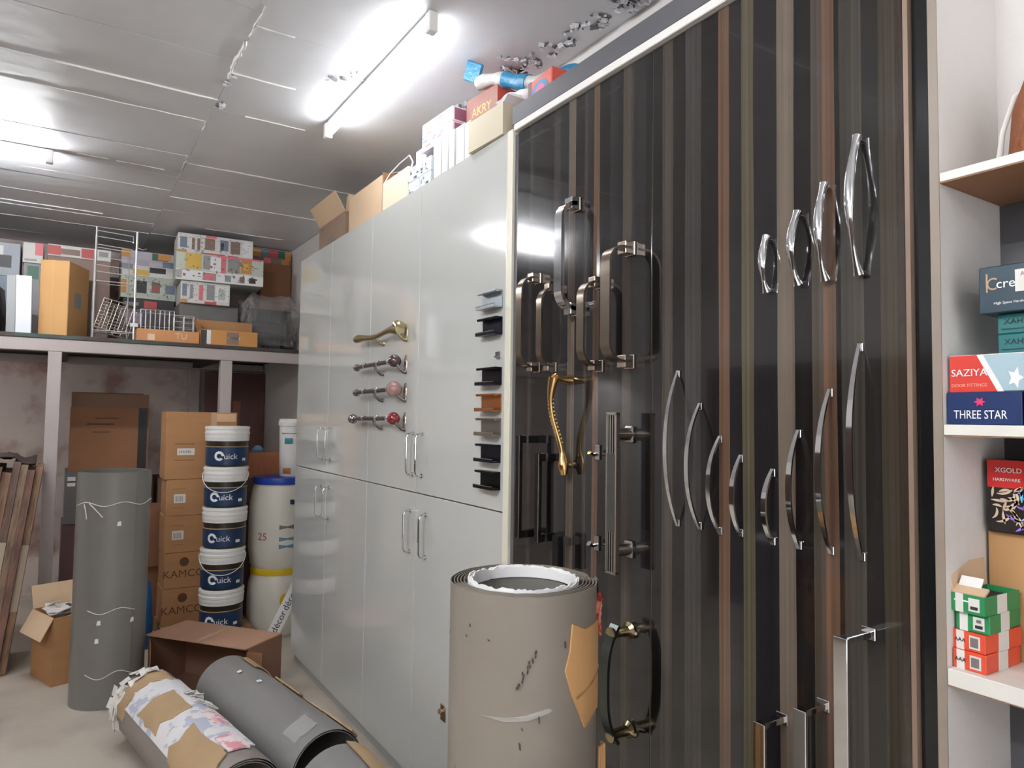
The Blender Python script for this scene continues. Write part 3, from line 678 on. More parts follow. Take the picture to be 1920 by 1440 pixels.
b.build('torn_wrapper', mat('torn_red_paper', (196, 120, 104), 0.8, second=(150, 50, 44), scale=40, thr=(0.48, 0.52)), rd)
MB().add(*(lambda P: ([(p[0], p[1], p[2]) for p in P], [(0, 1, 2, 3), (4, 5, 6, 7)]))([(RRad * math.cos(toward + R(a)) * k_, RRad * math.sin(toward + R(a)) * k_, z) for k_ in (1.004, 1.02) for a, z in ((86, 1.06), (96, 1.06), (100, RH + 0.002), (88, RH + 0.002))])).build('loose_edge', M_lamB, rd)

# tall grey roll standing by the loft post
rl = tag(empty('laminate_roll', (0.262, 4.305, 0)), 'tall dark grey laminate roll standing by the loft post, tied with string', 'laminate roll')
roll_sheet(0.150, 0.178, 1.190, 3, 0.002, 48).build('sheet', M_lamG, rl, rz=R(-60), smooth=40)
tl = math.atan2(-4.305, -0.262)
for z, w_ in ((1.03, 0.01), (0.49, 0.012), (0.17, 0.016)):
    pts = [((0.1800) * math.cos(tl + R(a)), 0.180 * math.sin(tl + R(a)), z + w_ * math.sin(a * 0.11)) for a in range(-70, 75, 6)]
    if z < 0.6: pts = pts[6:-6]
    MB().tube(pts, 0.0022, 6).build('string', M_string, rl, smooth=60)
MB().tube([(0.181 * math.cos(tl + R(a)), 0.181 * math.sin(tl + R(a)), z) for a, z in ((-48, 1.03), (-44, 0.99), (-42, 0.955))], 0.003, 6).build('string', M_string, rl)
MB().tube([(0.181 * math.cos(tl + R(a)), 0.181 * math.sin(tl + R(a)), z) for a, z in ((-38, 1.035), (-26, 1.0), (-16, 0.965))], 0.003, 6).build('string', M_string, rl)
for a, z in ((-18, 0.345), (-16, 0.435), (34, 0.43), (8, 0.93)):
    skin_patch(0.178, [(tl + R(a + da), z + dz) for da, dz in ((-3, -.012), (3, -.01), (2.5, .012), (-2, .010))], 0.002).build('tape_scrap', M_paper, rl)

# rolls lying on the floor
def lying_roll(far, near, r, label, m, rin=0.02, turns=3, seed=1):
    f, n_ = Vector((far[0], far[1], r)), Vector((near[0], near[1], r)); d = n_ - f
    root = tag(empty('laminate_roll', f), label, 'laminate roll', 'laminate rolls lying on the floor')
    root.rotation_euler = (math.pi / 2, 0, math.atan2(d.y, d.x) + math.pi / 2)      # local z runs from the far end to the near end
    roll_sheet(r - rin, r, d.length, turns, 0.0018, 44, 0.0, seed).build('sheet', m, root, smooth=40)
    return root, d.length
# local frame of a lying roll: angle 90 deg = top, 0 = viewer's right, 180 = viewer's left
ra, La = lying_roll((0.392, 3.73), (0.588, 2.60), 0.150, 'paper-wrapped roll lying on the floor, left of the plain grey one', M_lamW, 0.022, 3, 2)
q = random.Random(21)
def wrap_piece(root, r, a0, a1, z0, z1, m, name, t=0.002, jag=0.03):
    pts = []; k = 5
    for i in range(k): pts.append((R(a0 + (a1 - a0) * i / (k - 1)), z0 + q.uniform(-jag, jag) * 0.6))
    for i in range(1, 4): pts.append((R(a1 + q.uniform(-5, 5) * jag * 12), z0 + (z1 - z0) * i / 4))
    for i in range(k): pts.append((R(a1 + (a0 - a1) * i / (k - 1)), z1 + q.uniform(-jag, jag) * 0.6))
    for i in range(1, 4): pts.append((R(a0 + q.uniform(-5, 5) * jag * 12), z1 + (z0 - z1) * i / 4))
    return skin_patch(r, pts, t).build(name, m, root, smooth=50)
M_scrap = mat('kraft_scrap', (176, 148, 112), 0.75, var=0.08, scale=9, bump=0.4, bscale=16)
M_news = mat('printed_paper', (226, 224, 226), 0.6, var=0.04, second=(186, 190, 206), scale=16, thr=(0.54, 0.58))
M_pink = mat('pink_print', (220, 150, 160), 0.7, second=(236, 222, 224), scale=30, thr=(0.45, 0.55))
wrap_piece(ra, 0.150, 70, 175, 0.05, 0.20, M_scrap, 'kraft_scrap', 0.004)
wrap_piece(ra, 0.150, 52, 158, 0.16, 1.02, M_news, 'printed_wrapper', 0.002, 0.015)
wrap_piece(ra, 0.150, 88, 150, 0.36, 0.58, M_scrap, 'kraft_scrap', 0.006, 0.05)
wrap_piece(ra, 0.150, 104, 160, 0.76, 1.10, M_scrap, 'kraft_scrap', 0.005, 0.05)
wrap_piece(ra, 0.150, 54, 84, 0.66, 0.80, M_pink, 'pink_print', 0.004, 0.01)
wrap_piece(ra, 0.150, 70, 100, 0.93, 1.06, M_pink, 'pink_print', 0.0065, 0.01)
b = MB()
for i in range(30):
    a = R(q.uniform(85, 200)); z = q.uniform(0.0, 0.09); r_ = 0.152 + q.uniform(0.0, 0.010)
    b.box((0, 0, 0), (0.045, 0.003, 0.04), 0, Matrix.Translation((r_ * math.cos(a), r_ * math.sin(a), z)) @ Matrix.Rotation(a + 1.57 + q.uniform(-.35, .35), 4, 'Z') @ Matrix.Rotation(q.uniform(-.5, .5), 4, 'X'))
b.build('crumpled_film', mat('crumpled_white', (226, 222, 216), 0.5, var=0.08, scale=40), ra)
b = MB()
for i in range(14):
    a = R(q.uniform(50, 74)); z = q.uniform(0.42, 0.60); r_ = 0.152 + q.uniform(0.0, 0.012)
    b.box((0, 0, 0), (0.035, 0.003, 0.04), 0, Matrix.Translation((r_ * math.cos(a), r_ * math.sin(a), z)) @ Matrix.Rotation(a + 1.57 + q.uniform(-.4, .4), 4, 'Z') @ Matrix.Rotation(q.uniform(-.7, .7), 4, 'X'))
b.build('torn_film', MATS['crumpled_white'], ra)
rb, Lb = lying_roll((0.745, 3.72), (0.905, 2.66), 0.153, 'plain blue-grey roll lying on the floor against the grey wardrobe', M_lamB, 0.014, 2, 3)
wrap_piece(rb, 0.153, 30, 72, 0.06, 0.22, M_scrap, 'kraft_scrap', 0.004, 0.03)
wrap_piece(rb, 0.153, 22, 52, 0.36, 0.60, M_scrap, 'kraft_scrap', 0.006, 0.04)
wrap_piece(rb, 0.153, 12, 40, 0.60, 0.78, M_scrap, 'kraft_scrap', 0.004, 0.02)
wrap_piece(rb, 0.153, 14, 46, 0.80, 1.04, M_scrap, 'kraft_scrap', 0.006, 0.03)
for a, z in ((100, 0.24), (92, 0.42)): wrap_piece(rb, 0.153, a, a + 7, z, z + 0.02, M_paper, 'tape_scrap', 0.002, 0.002)
wrap_piece(rb, 0.153, 95, 135, 0.90, 1.02, M_clear, 'tape', 0.0025, 0.03)
rc, Lc = lying_roll((0.885, 2.50), (0.905, 1.42), 0.160, 'grey roll end with kraft paper at the bottom edge of the photo', M_lamB, 0.016, 2, 4)
wrap_piece(rc, 0.160, 30, 78, 0.0, 0.5, M_scrap, 'kraft_scrap', 0.003, 0.01)

# carton lying on its side behind the rolls, mouth toward the viewer
cb = tag(empty('open_carton', (0.760, 4.135, 0), R(-52)), 'brown carton lying open on its side behind the floor rolls', 'carton')
W_, D_, H_ = 0.66, 0.27, 0.295
M_cin = mat('cardboard_inside', (128, 92, 72), 0.9, var=0.1)
b = MB(); b.span(-W_ / 2, W_ / 2, -D_ / 2, D_ / 2, 0, 0.005); b.span(-W_ / 2, W_ / 2, D_ / 2 - 0.005, D_ / 2, 0, H_); b.span(-W_ / 2, -W_ / 2 + 0.005, -D_ / 2, D_ / 2, 0, H_); b.span(W_ / 2 - 0.005, W_ / 2, -D_ / 2, D_ / 2, 0, H_)
b.build('body', M_cin, cb)
tpn = MB().span(-W_ / 2, W_ / 2, -D_ / 2 - 0.02, D_ / 2, H_, H_ + 0.006).build('top_panel', mat('cardboard_pinkish', (172, 132, 108), 0.8, var=0.05), cb)
MB().span(-0.02, 0.015, -D_ / 2 - 0.021, D_ / 2, H_ + 0.0055, H_ + 0.0068).build('tape', M_tape, tpn)
for s in (-1, 1):
    f = MB().span(-0.002, 0.002, -0.15 if s < 0 else -0.09, 0, 0.006, H_ * 0.95).build('flap', M_cardC, cb); f.location = (s * W_ / 2 - s * 0.008, -D_ / 2, 0); f.rotation_euler = (0, 0, R(48 if s < 0 else 95))

# small open carton by the roll
oc = tag(open_carton('open_carton', (0.075, 4.79, 0), (0.24, 0.30, 0.37), M_cardA, M_cardB, R(20), [('-x', -62, 0.13), ('+x', 50, 0.10), ('+y', 70, 0.13)]), 'small open brown carton with plastic scraps, left of the tall roll', 'carton')
b = MB(); q = random.Random(5)
for i in range(30):
    b.box((0, 0, 0), (0.07, 0.05, 0.003), 0, Matrix.Translation((q.uniform(-.09, .09), q.uniform(-.11, .11), q.uniform(.34, .40))) @ Matrix.Rotation(q.uniform(0, 3), 4, 'Z') @ Matrix.Rotation(q.uniform(-.8, .8), 4, 'X'))
b.build('plastic_scraps', MATS['crumpled_white'], oc)

# ------------------------------------------------------------------ paint buckets, cartons and drums under the loft
pal = tag(empty('pallet', (0.86, 5.08, 0)), 'low wooden pallet under the buckets and cartons', 'pallet')
M_wood = mat('raw_wood', (150, 118, 86), 0.8, var=0.12, scale=4, stretch=(1, 12, 12))
for i in range(5): MB().span(-0.27, 0.25, -0.30 + i * 0.125, -0.20 + i * 0.125, 0.098, 0.118).build('plank', M_wood, pal)
for x in (-0.235, 0, 0.215): MB().span(x - 0.035, x + 0.035, -0.30, 0.30, 0, 0.098).build('bearer', M_wood, pal)
M_navy = mat('navy_label', (24, 50, 84), 0.35); M_gbk = mat('bucket_black', (40, 34, 28), 0.3); M_goldl = mat('label_line', (186, 160, 116), 0.4)
def wrapped(me, r, a0, z0):
    """Copy of a flat text mesh bent round a cylinder of radius r, centred at angle a0 and height z0."""
    m2 = me.copy()
    for v in m2.vertices:
        x, y, z = v.co; a = a0 + x / r; rr = r + 0.0006 + z
        v.co = (rr * math.cos(a), rr * math.sin(a), z0 + y)
    return m2
BX, BY, BP, BR_ = 0.928, 4.885, 0.2605, 0.136
def bucket(z, rz, wire, label):
    root = tag(empty('paint_bucket', (BX + random.Random(z).uniform(-.004, .004), BY, z), rz), label, 'bucket', 'stacked buckets')
    Hb = BP
    MB().lathe([(0, 0.0), (BR_ - 0.018, 0.0), (BR_ - 0.010, 0.006), (BR_ - 0.006, 0.19), (BR_ - 0.006, 0.196)], 40).build('body', M_gbk, root, smooth=40)
    lb = MB().lathe([(BR_ - 0.0098, 0.012), (BR_ - 0.0058, 0.014), (BR_ - 0.0042, 0.122), (BR_ - 0.0075, 0.124)], 40).build('label_band', M_navy, root, smooth=40)
    MB().lathe([(BR_ - 0.0075, 0.126), (BR_ - 0.0044, 0.126), (BR_ - 0.0042, 0.131), (BR_ - 0.0075, 0.131)], 40).build('gold_line', M_goldl, root, smooth=40)
    MB().lathe([(BR_ - 0.006, 0.164), (BR_ - 0.001, 0.166), (BR_ - 0.001, 0.182), (BR_ + 0.001, 0.186), (BR_ - 0.001, 0.205), (BR_ + 0.002, 0.208), (BR_ + 0.003, 0.222), (BR_ - 0.001, 0.225), (BR_, 0.240), (BR_ + 0.003, 0.243), (BR_ + 0.002, 0.256), (BR_ - 0.004, Hb - 0.0015), (BR_ - 0.016, Hb - 0.0005), (0, Hb - 0.0005)], 40).build('lid', M_white, root, smooth=40)
    r = BR_ - 0.005; me = wrapped(text_mesh('uick', 0.052), r, 0.12, 0.066); me.materials.clear(); me.materials.append(M_paper)
    inst('lettering', me, lb)
    b = MB(); k = 26; vs, fs = [], []
    for i in range(k):
        a = 2 * math.pi * i / k; ro = 0.029 + (0.003 if i % 2 else 0)
        for rr in (0.015, ro):
            x = rr * math.cos(a); y = rr * math.sin(a); aa = -0.42 + x / r
            vs.append(((r + 0.0008) * math.cos(aa), (r + 0.0008) * math.sin(aa), 0.070 + y))
    for i in range(k - 3): fs.append((i * 2, i * 2 + 1, i * 2 + 3, i * 2 + 2))
    MB().add(vs, fs).build('gear_logo', M_paper, lb)
    vs = [((r + 0.0008) * math.cos(a), (r + 0.0008) * math.sin(a), zz) for a, zz in ((0.72, 0.038), (0.95, 0.038), (0.95, 0.056), (0.72, 0.056))]
    MB().add(vs, [(0, 1, 2, 3)]).build('weight_label', M_paper, lb)
    if wire:
        pts = [((BR_ + 0.006) * math.cos(a), (BR_ + 0.006) * math.sin(a), 0.215 - 0.115 * math.sin((a + 1.45) / 2.9 * math.pi) ** 0.8) for a in [-1.45 + 2.9 * i / 24 for i in range(25)]]
        MB().tube(pts, 0.0026, 6).build('wire_handle', M_white, root, smooth=60)
    return root
face = math.atan2(-BY, -BX)
pos = ['topmost of the stack', 'second from the top', 'middle of the stack', 'fourth from the top', 'lowest of the stack']
for i in range(5):
    bucket(0.1185 + (4 - i) * BP, face + (0.06, -0.10, -0.18, -0.02, -0.12)[i], i in (1, 3), f'white-lidded navy paint bucket, {pos[i]}')
# cartons beside the buckets
M_lab = mat('carton_label', (222, 220, 214), 0.6)
def stack_carton(z, s, x, y, label, kind):
    o = tag(closed_box('carton', (x, y, z), s, M_cardA, 0.0, 0.004), label, 'carton', 'cartons stacked beside the buckets')
    if kind == 'barcode':
        decal(o, s, '-y', 0.16, 0.36, 0.40, 0.46 if s[2] > 0.3 else 0.60, M_lab, 'barcode_label')
        n_ = 0
        for k in range(7): decal(o, s, '-y', 0.19 + k * 0.024, 0.39, 0.20 + k * 0.024, 0.43 if s[2] > 0.3 else 0.55, M_ink2, 'barcode_bar', 0.0012)
        for v in ((0.28, 0.52) if s[2] > 0.3 else (0.22, 0.74)): decal(o, s, '-y', 0.13, v, 0.40, v + 0.012, mat('fold_line', (128, 90, 58), 0.8), 'hand_slot')
    else:
        lettering(o, s, '-y', 'KAMCO', 0.42, 0.40, 0.07, mat('brown_print', (98, 62, 40), 0.8)); 
        decal(o, s, '-y', 0, 0, 0, 0, MATS['brown_print'], 'round_logo', poly=[(0.42 + 0.10 * math.cos(a * 0.52), 0.74 + 0.13 * math.sin(a * 0.52)) for a in range(12)])
    return o
zc = 0.119
for k, (h_, kind, w_) in enumerate(((0.235, 'logo', 'lowest of the stack'), (0.232, 'logo', 'second from the floor with a printed logo'), (0.240, 'barcode', 'middle one with a small white label'), (0.238, 'barcode', 'just below the big top carton'))):
    stack_carton(zc, (0.29, 0.27, h_ - 0.001), 0.742 + (k % 2) * 0.004, 5.205, f'brown carton beside the buckets, {w_}', kind); zc += h_
top_c = stack_carton(zc, (0.44, 0.27, 0.445), 0.806, 5.205, 'large tan carton on top of the stack behind the top bucket', 'barcode')
decal(top_c, (0.44, 0.27, 0.445), '-y', 0.62, 0.1, 0.70, 1.0, M_tape, 'tape'); decal(top_c, (0.44, 0.27, 0.445), '-y', 0.70, 0.86, 0.98, 0.98, mat('paper_strip', (214, 176, 136), 0.7), 'paper_strip')
tag(closed_box('carton', (0.66, 5.62, 0.0), (0.30, 0.34, 0.44), M_cardC), 'brown carton on the floor behind the carton stack', 'carton')
tag(closed_box('carton', (0.67, 5.60, 0.441), (0.28, 0.34, 0.40), M_cardC), 'brown carton seen between the tall roll and the carton stack', 'carton')
b = MB().lathe([(0, 0), (0.045, 0), (0.05, 0.1), (0.045, 0.3), (0.03, 0.41), (0.012, 0.43), (0, 0.43)], 12); bb = b.build('blue_bag', mat('blue_plastic', (30, 96, 160), 0.4, var=0.15, scale=30, bump=0.6, bscale=30), None, (0.50, 5.08, 0), smooth=50)
tag(bb, 'blue plastic bag on the floor beside the carton stack', 'bag')
# drums
def drum(z, H, r, lidm, label, lid, loc):
    root = tag(empty('plastic_drum', (loc[0], loc[1], z)), label, 'drum', 'white plastic drums')
    m = mat('drum_plastic', (222, 218, 204), 0.4, var=0.03)
    MB().lathe([(0, 0), (r * 0.86, 0), (r * 0.92, 0.02), (r, H * 0.22), (r, H * 0.55), (r * 0.98, H * 0.72), (r * 0.90, H * 0.88), (r * 0.82, H * 0.93), (r * 0.82, H - 0.03)], 40).build('body', m, root, smooth=40)
    MB().lathe([(r * 0.80, H - 0.045), (r * 0.9, H - 0.045), (r * 0.92, H - 0.022), (r * 0.9, H), (0, H)], 40).build('lid', lidm, root, smooth=40)
    a0 = math.atan2(-loc[1], -loc[0])
    return root, a0
M_blue = mat('blue_lid', (28, 62, 160), 0.35); M_yel = mat('yellow_ring', (222, 186, 40), 0.4)
d1, a0 = drum(0.0, 0.45, 0.20, M_yel, 'white plastic drum with a yellow ring, on the floor', True, (1.325, 5.06))
skin_patch(0.2, [(a0 + 0.25 + 0.16 * math.cos(t * 0.6), 0.24 + 0.05 * math.sin(t * 0.6)) for t in range(10)], 0.001).build('round_logo', M_yel, d1)
d2, a0 = drum(0.4505, 0.615, 0.205, M_blue, 'white plastic drum with a blue lid, on top of the other drum', True, (1.328, 5.06))
M_dred = mat('dark_red_print', (150, 60, 60), 0.5)
me = wrapped(text_mesh('25', 0.07), 0.205, a0 - 0.55, 0.22); me.materials.clear(); me.materials.append(M_dred); inst('lettering', me, d2)
for z, a1, m in ((0.27, 0.5, M_ink2), (0.19, 0.55, mat('blue_print', (96, 140, 170), 0.5)), (0.14, 0.5, MATS['blue_print'])):
    skin_patch(0.205, [(a0 + t, z + dz) for t, dz in ((0.0, 0), (a1, 0), (a1, 0.03), (0.0, 0.03))], 0.001).build('printed_panel', m, d2)
MB().span(-0.012, 0.012, -0.04, 0.04, 0, 0.03).build('clamp', M_navy, d2).location = (0.19 * math.cos(a0 + .4), 0.19 * math.sin(a0 + .4), 0.44)
wb = tag(empty('plastic_bucket', (1.405, 5.06, 1.0665)), 'tall white plastic bucket standing on the blue drum lid', 'bucket')
MB().lathe([(0, 0), (0.082, 0), (0.086, 0.01), (0.094, 0.36)], 32).build('body', M_white, wb, smooth=40)
MB().lathe([(0.09, 0.352), (0.100, 0.354), (0.102, 0.380), (0.098, 0.384), (0.098, 0.402), (0.09, 0.405), (0, 0.405)], 32).build('lid', M_white, wb, smooth=40)
a1 = math.atan2(-5.06, -1.405)
for t0, t1, z0, z1, m in ((-.6, .0, .23, .27, mat('teal_print', (40, 130, 140), 0.5)), (-.7, -.1, .02, .06, mat('orange_print', (176, 110, 60), 0.5)), (-.9, .6, .30, .306, M_ink2)):
    skin_patch(0.0935, [(a1 + t0, z0), (a1 + t1, z0), (a1 + t1, z1), (a1 + t0, z1)], 0.0025).build('printed_panel', m, wb)
# clutter behind the drums
s = (0.30, 0.24, 0.19)
tag(closed_box('carton', (1.34, 5.62, 0.0), (0.5, 0.3, 1.02), M_cardD), 'tall dull carton on the floor behind the drums', 'carton')
c_ = tag(closed_box('carton', (1.345, 5.60, 1.021), s, mat('orange_card', (186, 120, 84), 0.7, var=0.1, scale=20, stretch=(8, 1, 1))), 'orange-brown carton behind the white drum', 'carton')
tag(MB().lathe([(0, 0), (0.04, 0), (0.045, 0.02), (0.02, 0.05), (0, 0.052)], 14).build('blue_packet', MATS['blue_print'], None, (1.28, 5.56, 1.2115), smooth=40), 'small blue packet on the orange-brown carton', 'packet')
# white printed strip leaning by the wardrobe end
st = tag(empty('printed_strip', (1.10, 4.53, 0.0)), 'white plastic strip printed with letters, leaning beside the drums', 'strip')
st.rotation_euler = (R(-4), R(27), R(-8))
sz = (0.075, 0.003, 0.56); MB().box((0, 0, 0.28), sz).build('strip', M_white, st)
for v in (0.40, 0.66, 0.92): lettering(st, sz, '-y', 'décor', 0.5, v, 0.058, M_ink, roll=R(90))

# things between the tall roll and the back wall
hc = tag(open_carton('open_carton', (0.315, 6.12, 1.075), (0.50, 0.40, 0.46), M_cardC, M_cardD, 0, [('-y', 86, 0.10), ('+y', 80, 0.12)]), 'big worn brown carton on a grey box behind the tall roll', 'carton')
s = (0.50, 0.40, 0.46)
hb = hc.children[0]
for u0, v0, u1, v1 in ((0.2, 0.72, 0.55, 0.75), (0.3, 0.82, 0.6, 0.84), (0.28, 0.60, 0.5, 0.62)): decal(hb, s, '-y', u0, v0, u1, v1, mat('brown_smear', (96, 66, 48), 0.9), 'smeared_print')
decal(hb, s, '-y', 0.86, 0, 0.98, 1, mat('black_tape', (34, 32, 34), 0.5), 'tape')
gb = tag(closed_box('box', (0.315, 6.12, 0.70), (0.54, 0.42, 0.374), mat('grey_box', (108, 104, 104), 0.6, var=0.05)), 'grey box with a small white label under the worn carton', 'box')
decal(gb, (0.54, 0.42, 0.374), '-y', 0.03, 0.72, 0.12, 0.90, M_paper, 'label'); decal(gb, (0.54, 0.42, 0.374), '-y', 0.03, 0.79, 0.12, 0.82, M_ink, 'barcode_bar', 0.0012)
tag(closed_box('box', (0.315, 6.14, 0.0), (0.56, 0.44, 0.699), mat('maroon_box', (96, 70, 70), 0.7, var=0.08)), 'dark maroon box on the floor below the grey box', 'box')
tag(closed_box('carton', (0.83, 6.2, 0.0), (0.36, 0.40, 1.0), M_cardD), 'dull carton on the floor by the rear loft post', 'carton')

mp = tag(empty('maroon_board', (1.35, 6.80, 0)), 'dark maroon board standing at the back under the loft', 'board')
MB().span(-0.26, 0.26, 0, 0.02, 0, 1.88, 0.002).build('board', mat('maroon_laminate', (98, 62, 58), 0.45, var=0.15, scale=2, second=(122, 80, 66), thr=(0.52, 0.6), stretch=(1, 1, 0.4)), mp)
MB().span(-0.02, 0.05, -0.004, 0.001, 1.0, 1.62).build('paper_strip', mat('faded_brown', (140, 92, 76), 0.7), mp)
# boards leaning at the left edge
bcs = [(150, 116, 88), (128, 92, 78), (150, 124, 100), (116, 92, 80), (140, 104, 80), (122, 90, 82), (156, 130, 104), (130, 106, 92), (124, 94, 84)]
lean = math.atan(0.135 / 1.16)
wds = ['nearest the loft post', 'second from the post', 'third from the post', 'fourth from the post', 'fifth from the post', 'sixth from the post', 'seventh from the post', 'eighth from the post', 'farthest from the post']
q = random.Random(12)
xx = -0.205
for i, c in enumerate(bcs):
    t = q.choice((0.03, 0.036, 0.046)); L = 1.20 + q.uniform(-0.05, 0.04); xx -= t / 2 + 0.001
    o = MB().box((0, 0.215, L / 2), (t, 0.43, L), 0.0015).build('leaning_board', mat(f'board_{i}', c, 0.55, var=0.12, scale=5, stretch=(6, 6, 1), second=tuple(int(v * 0.7) for v in c)), None, (xx, 4.93 + q.uniform(-0.03, 0.05), 0.004))
    o.rotation_euler = (0, lean, 0)
    tag(o, f'brown laminate board leaning at the left edge, {wds[i]}', 'board', 'boards leaning by the loft post')
    if i % 3 == 0: MB().span(-t / 2, t / 2, -0.004, 0.0005, L * 0.3, L * 0.62).build('bright_edge', mat('worn_edge', (176, 160, 140), 0.6), o)
    xx -= t / 2
b = MB(); q = random.Random(2)
vs, fs = [], []; NX, NY = 14, 10
for i in range(NX + 1):
    for j in range(NY + 1):
        vs.append((-0.34 + 0.50 * i / NX * 0.94, 0.4 * j / NY, 0.022 * math.sin(i * 0.8) * math.sin(j * 0.5) + 0.02 * q.random() + (0.03 if 2 < i < NX - 2 else 0.0)))
for i in range(NX):
    for j in range(NY): k_ = i * (NY + 1) + j; fs.append((k_, k_ + NY + 1, k_ + NY + 2, k_ + 1))
cl = MB().add(vs, fs).build('dark_cloth', mat('dark_cloth', (66, 52, 48), 0.9, var=0.1), None, (-0.24, 4.96, 1.188), smooth=60)
so_ = cl.modifiers.new('thick', 'SOLIDIFY'); so_.thickness = 0.008
tag(cl, 'dark brown cloth crumpled over the leaning boards', 'cloth')

# ------------------------------------------------------------------ storage loft
lf = tag(empty('storage_loft', (0.0, 5.4, 0)), 'raised storage loft with a white beam and posts at the back of the shop', 'storage loft')
lo_ = Vector(lf.location)
M_beam = mat('whitewashed_wood', (182, 172, 168), 0.6, var=0.06, scale=3, stretch=(1, 8, 1), bump=0.15, bscale=20)
M_deck = mat('loft_deck', (64, 56, 50), 0.7, var=0.1)
M_deckE = mat('green_deck_edge', (62, 78, 70), 0.6, second=(70, 54, 50), scale=3, thr=(0.45, 0.55))
for x0, x1, y0 in ((-0.080, -0.004, 5.40), (0.967, 1.046, 5.40), (0.968, 1.056, 6.86)):
    p = MB().span(x0, x1, y0, y0 + 0.08, 0, 1.889 if y0 < 6 else 1.90, 0.003).build('post', M_beam, lf, -lo_)
MB().span(XL + 0.01, XR - 0.01, 5.40, 5.46, 1.890, 1.972, 0.003).build('beam', M_beam, lf, -lo_)
MB().span(XL + 0.01, XR - 0.01, 6.86, 6.92, 1.901, 1.962, 0.003).build('beam', M_beam, lf, -lo_)
for x in (-1.2, 0.0, 1.02): MB().span(x - 0.03, x + 0.03, 5.461, 6.859, 1.910, 1.972).build('joist', M_deck, lf, -lo_)
MB().span(XL + 0.01, XR - 0.01, 5.395, YB - 0.01, 1.973, 1.998).build('deck', M_deck, lf, -lo_)
MB().span(XL + 0.01, XR - 0.01, 5.392, 5.3955, 1.974, 1.9985).build('deck_edge', M_deckE, lf, -lo_)
LZ = 1.999
PC = {'white': M_paper, 'grey': mat('print_grey', (150, 152, 152), 0.5), 'dark': mat('print_dark', (60, 60, 62), 0.5), 'yellow': mat('print_yellow', (216, 178, 88), 0.5), 'orange': mat('print_orange', (204, 146, 80), 0.5), 'red': mat('print_red', (196, 88, 86), 0.5), 'pink': mat('print_pink', (226, 120, 128), 0.5), 'green': mat('print_green', (66, 110, 92), 0.5), 'palegreen': mat('print_palegreen', (186, 200, 186), 0.5), 'lilac': mat('print_lilac', (176, 168, 186), 0.5), 'brown': mat('print_brown', (140, 116, 104), 0.5), 'steel': mat('print_steel', (120, 132, 148), 0.5)}
M_boxw = mat('white_box_card', (218, 216, 212), 0.55, var=0.03); M_boxg = mat('pale_green_card', (196, 204, 192), 0.55, var=0.04); M_boxl = mat('grey_blue_card', (168, 174, 182), 0.55, var=0.04)
def printed_box(loc, s, m, prints, label, cat='box', group=None, rz=0.0, face='-y', name='printed_box', fine=0):
    o = tag(closed_box(name, loc, s, m, rz, 0.003), label, cat, group)
    for i, (u0, v0, u1, v1, c) in enumerate(prints): decal(o, s, face, u0, v0, u1, v1, PC[c] if isinstance(c, str) else c, 'printed_panel', 0.0006 + 0.0004 * (i % 4))
    if fine:
        q = random.Random(fine); c, u, v, W, H = face_frame(face, s); n_ = u.cross(v); b = MB()
        for k in range(70):
            a, b_ = q.uniform(0.02, 0.94), q.uniform(0.06, 0.9); da, db = q.uniform(0.004, 0.03), q.uniform(0.02, 0.10)
            if q.random() < 0.4: da, db = q.uniform(0.02, 0.06), q.uniform(0.012, 0.025)
            b.add([c + u * (x - .5) * W + v * (min(y, 0.97) - .5) * H + n_ * 0.0022 for x, y in ((a, b_), (a + da, b_), (a + da, b_ + db), (a, b_ + db))], [(0, 1, 2, 3)])
        p = b.build('fine_print', PC['grey'] if fine % 2 else PC['brown'], o); p['kind'] = 'stuff'
    return o
def specks(seed, n, u0=0.03, u1=0.97, v0=0.08, v1=0.92, cols=('grey', 'dark', 'brown', 'pink', 'steel'), w=(0.02, 0.07), h=(0.10, 0.40)):
    q = random.Random(seed); out = []
    for i in range(n):
        a = q.uniform(u0, u1 - w[1]); b_ = q.uniform(v0, v1 - h[1]); out.append((a, b_, a + q.uniform(*w), b_ + q.uniform(*h), q.choice(cols)))
    return out
G = 'boxes on the loft'
# kitchen-basket cartons, three in a pile
printed_box((0.965, 5.85, 2.706), (0.535, 0.34, 0.148), M_boxw, [(0.03, 0.25, 0.12, 0.8, 'steel'), (0.18, 0.2, 0.22, 0.8, 'brown'), (0.25, 0.2, 0.29, 0.8, 'brown'), (0.35, 0.25, 0.48, 0.85, 'brown'), (0.37, 0.35, 0.46, 0.7, 'grey'), (0.55, 0.3, 0.66, 0.85, 'steel'), (0.56, 0.3, 0.60, 0.7, 'dark'), (0.69, 0.2, 0.82, 0.85, 'brown'), (0.72, 0.3, 0.79, 0.7, 'grey'), (0.0, 0.0, 0.12, 0.14, 'orange'), (0.30, 0.0, 0.62, 0.09, 'red'), (0.66, 0.0, 0.80, 0.08, 'red'), (0.36, 0.88, 0.5, 1.0, 'pink'), (0.86, 0.1, 0.98, 0.9, 'white')], 'long white printed carton on top of a pile of three on the loft', 'box', G, R(-3), fine=1)
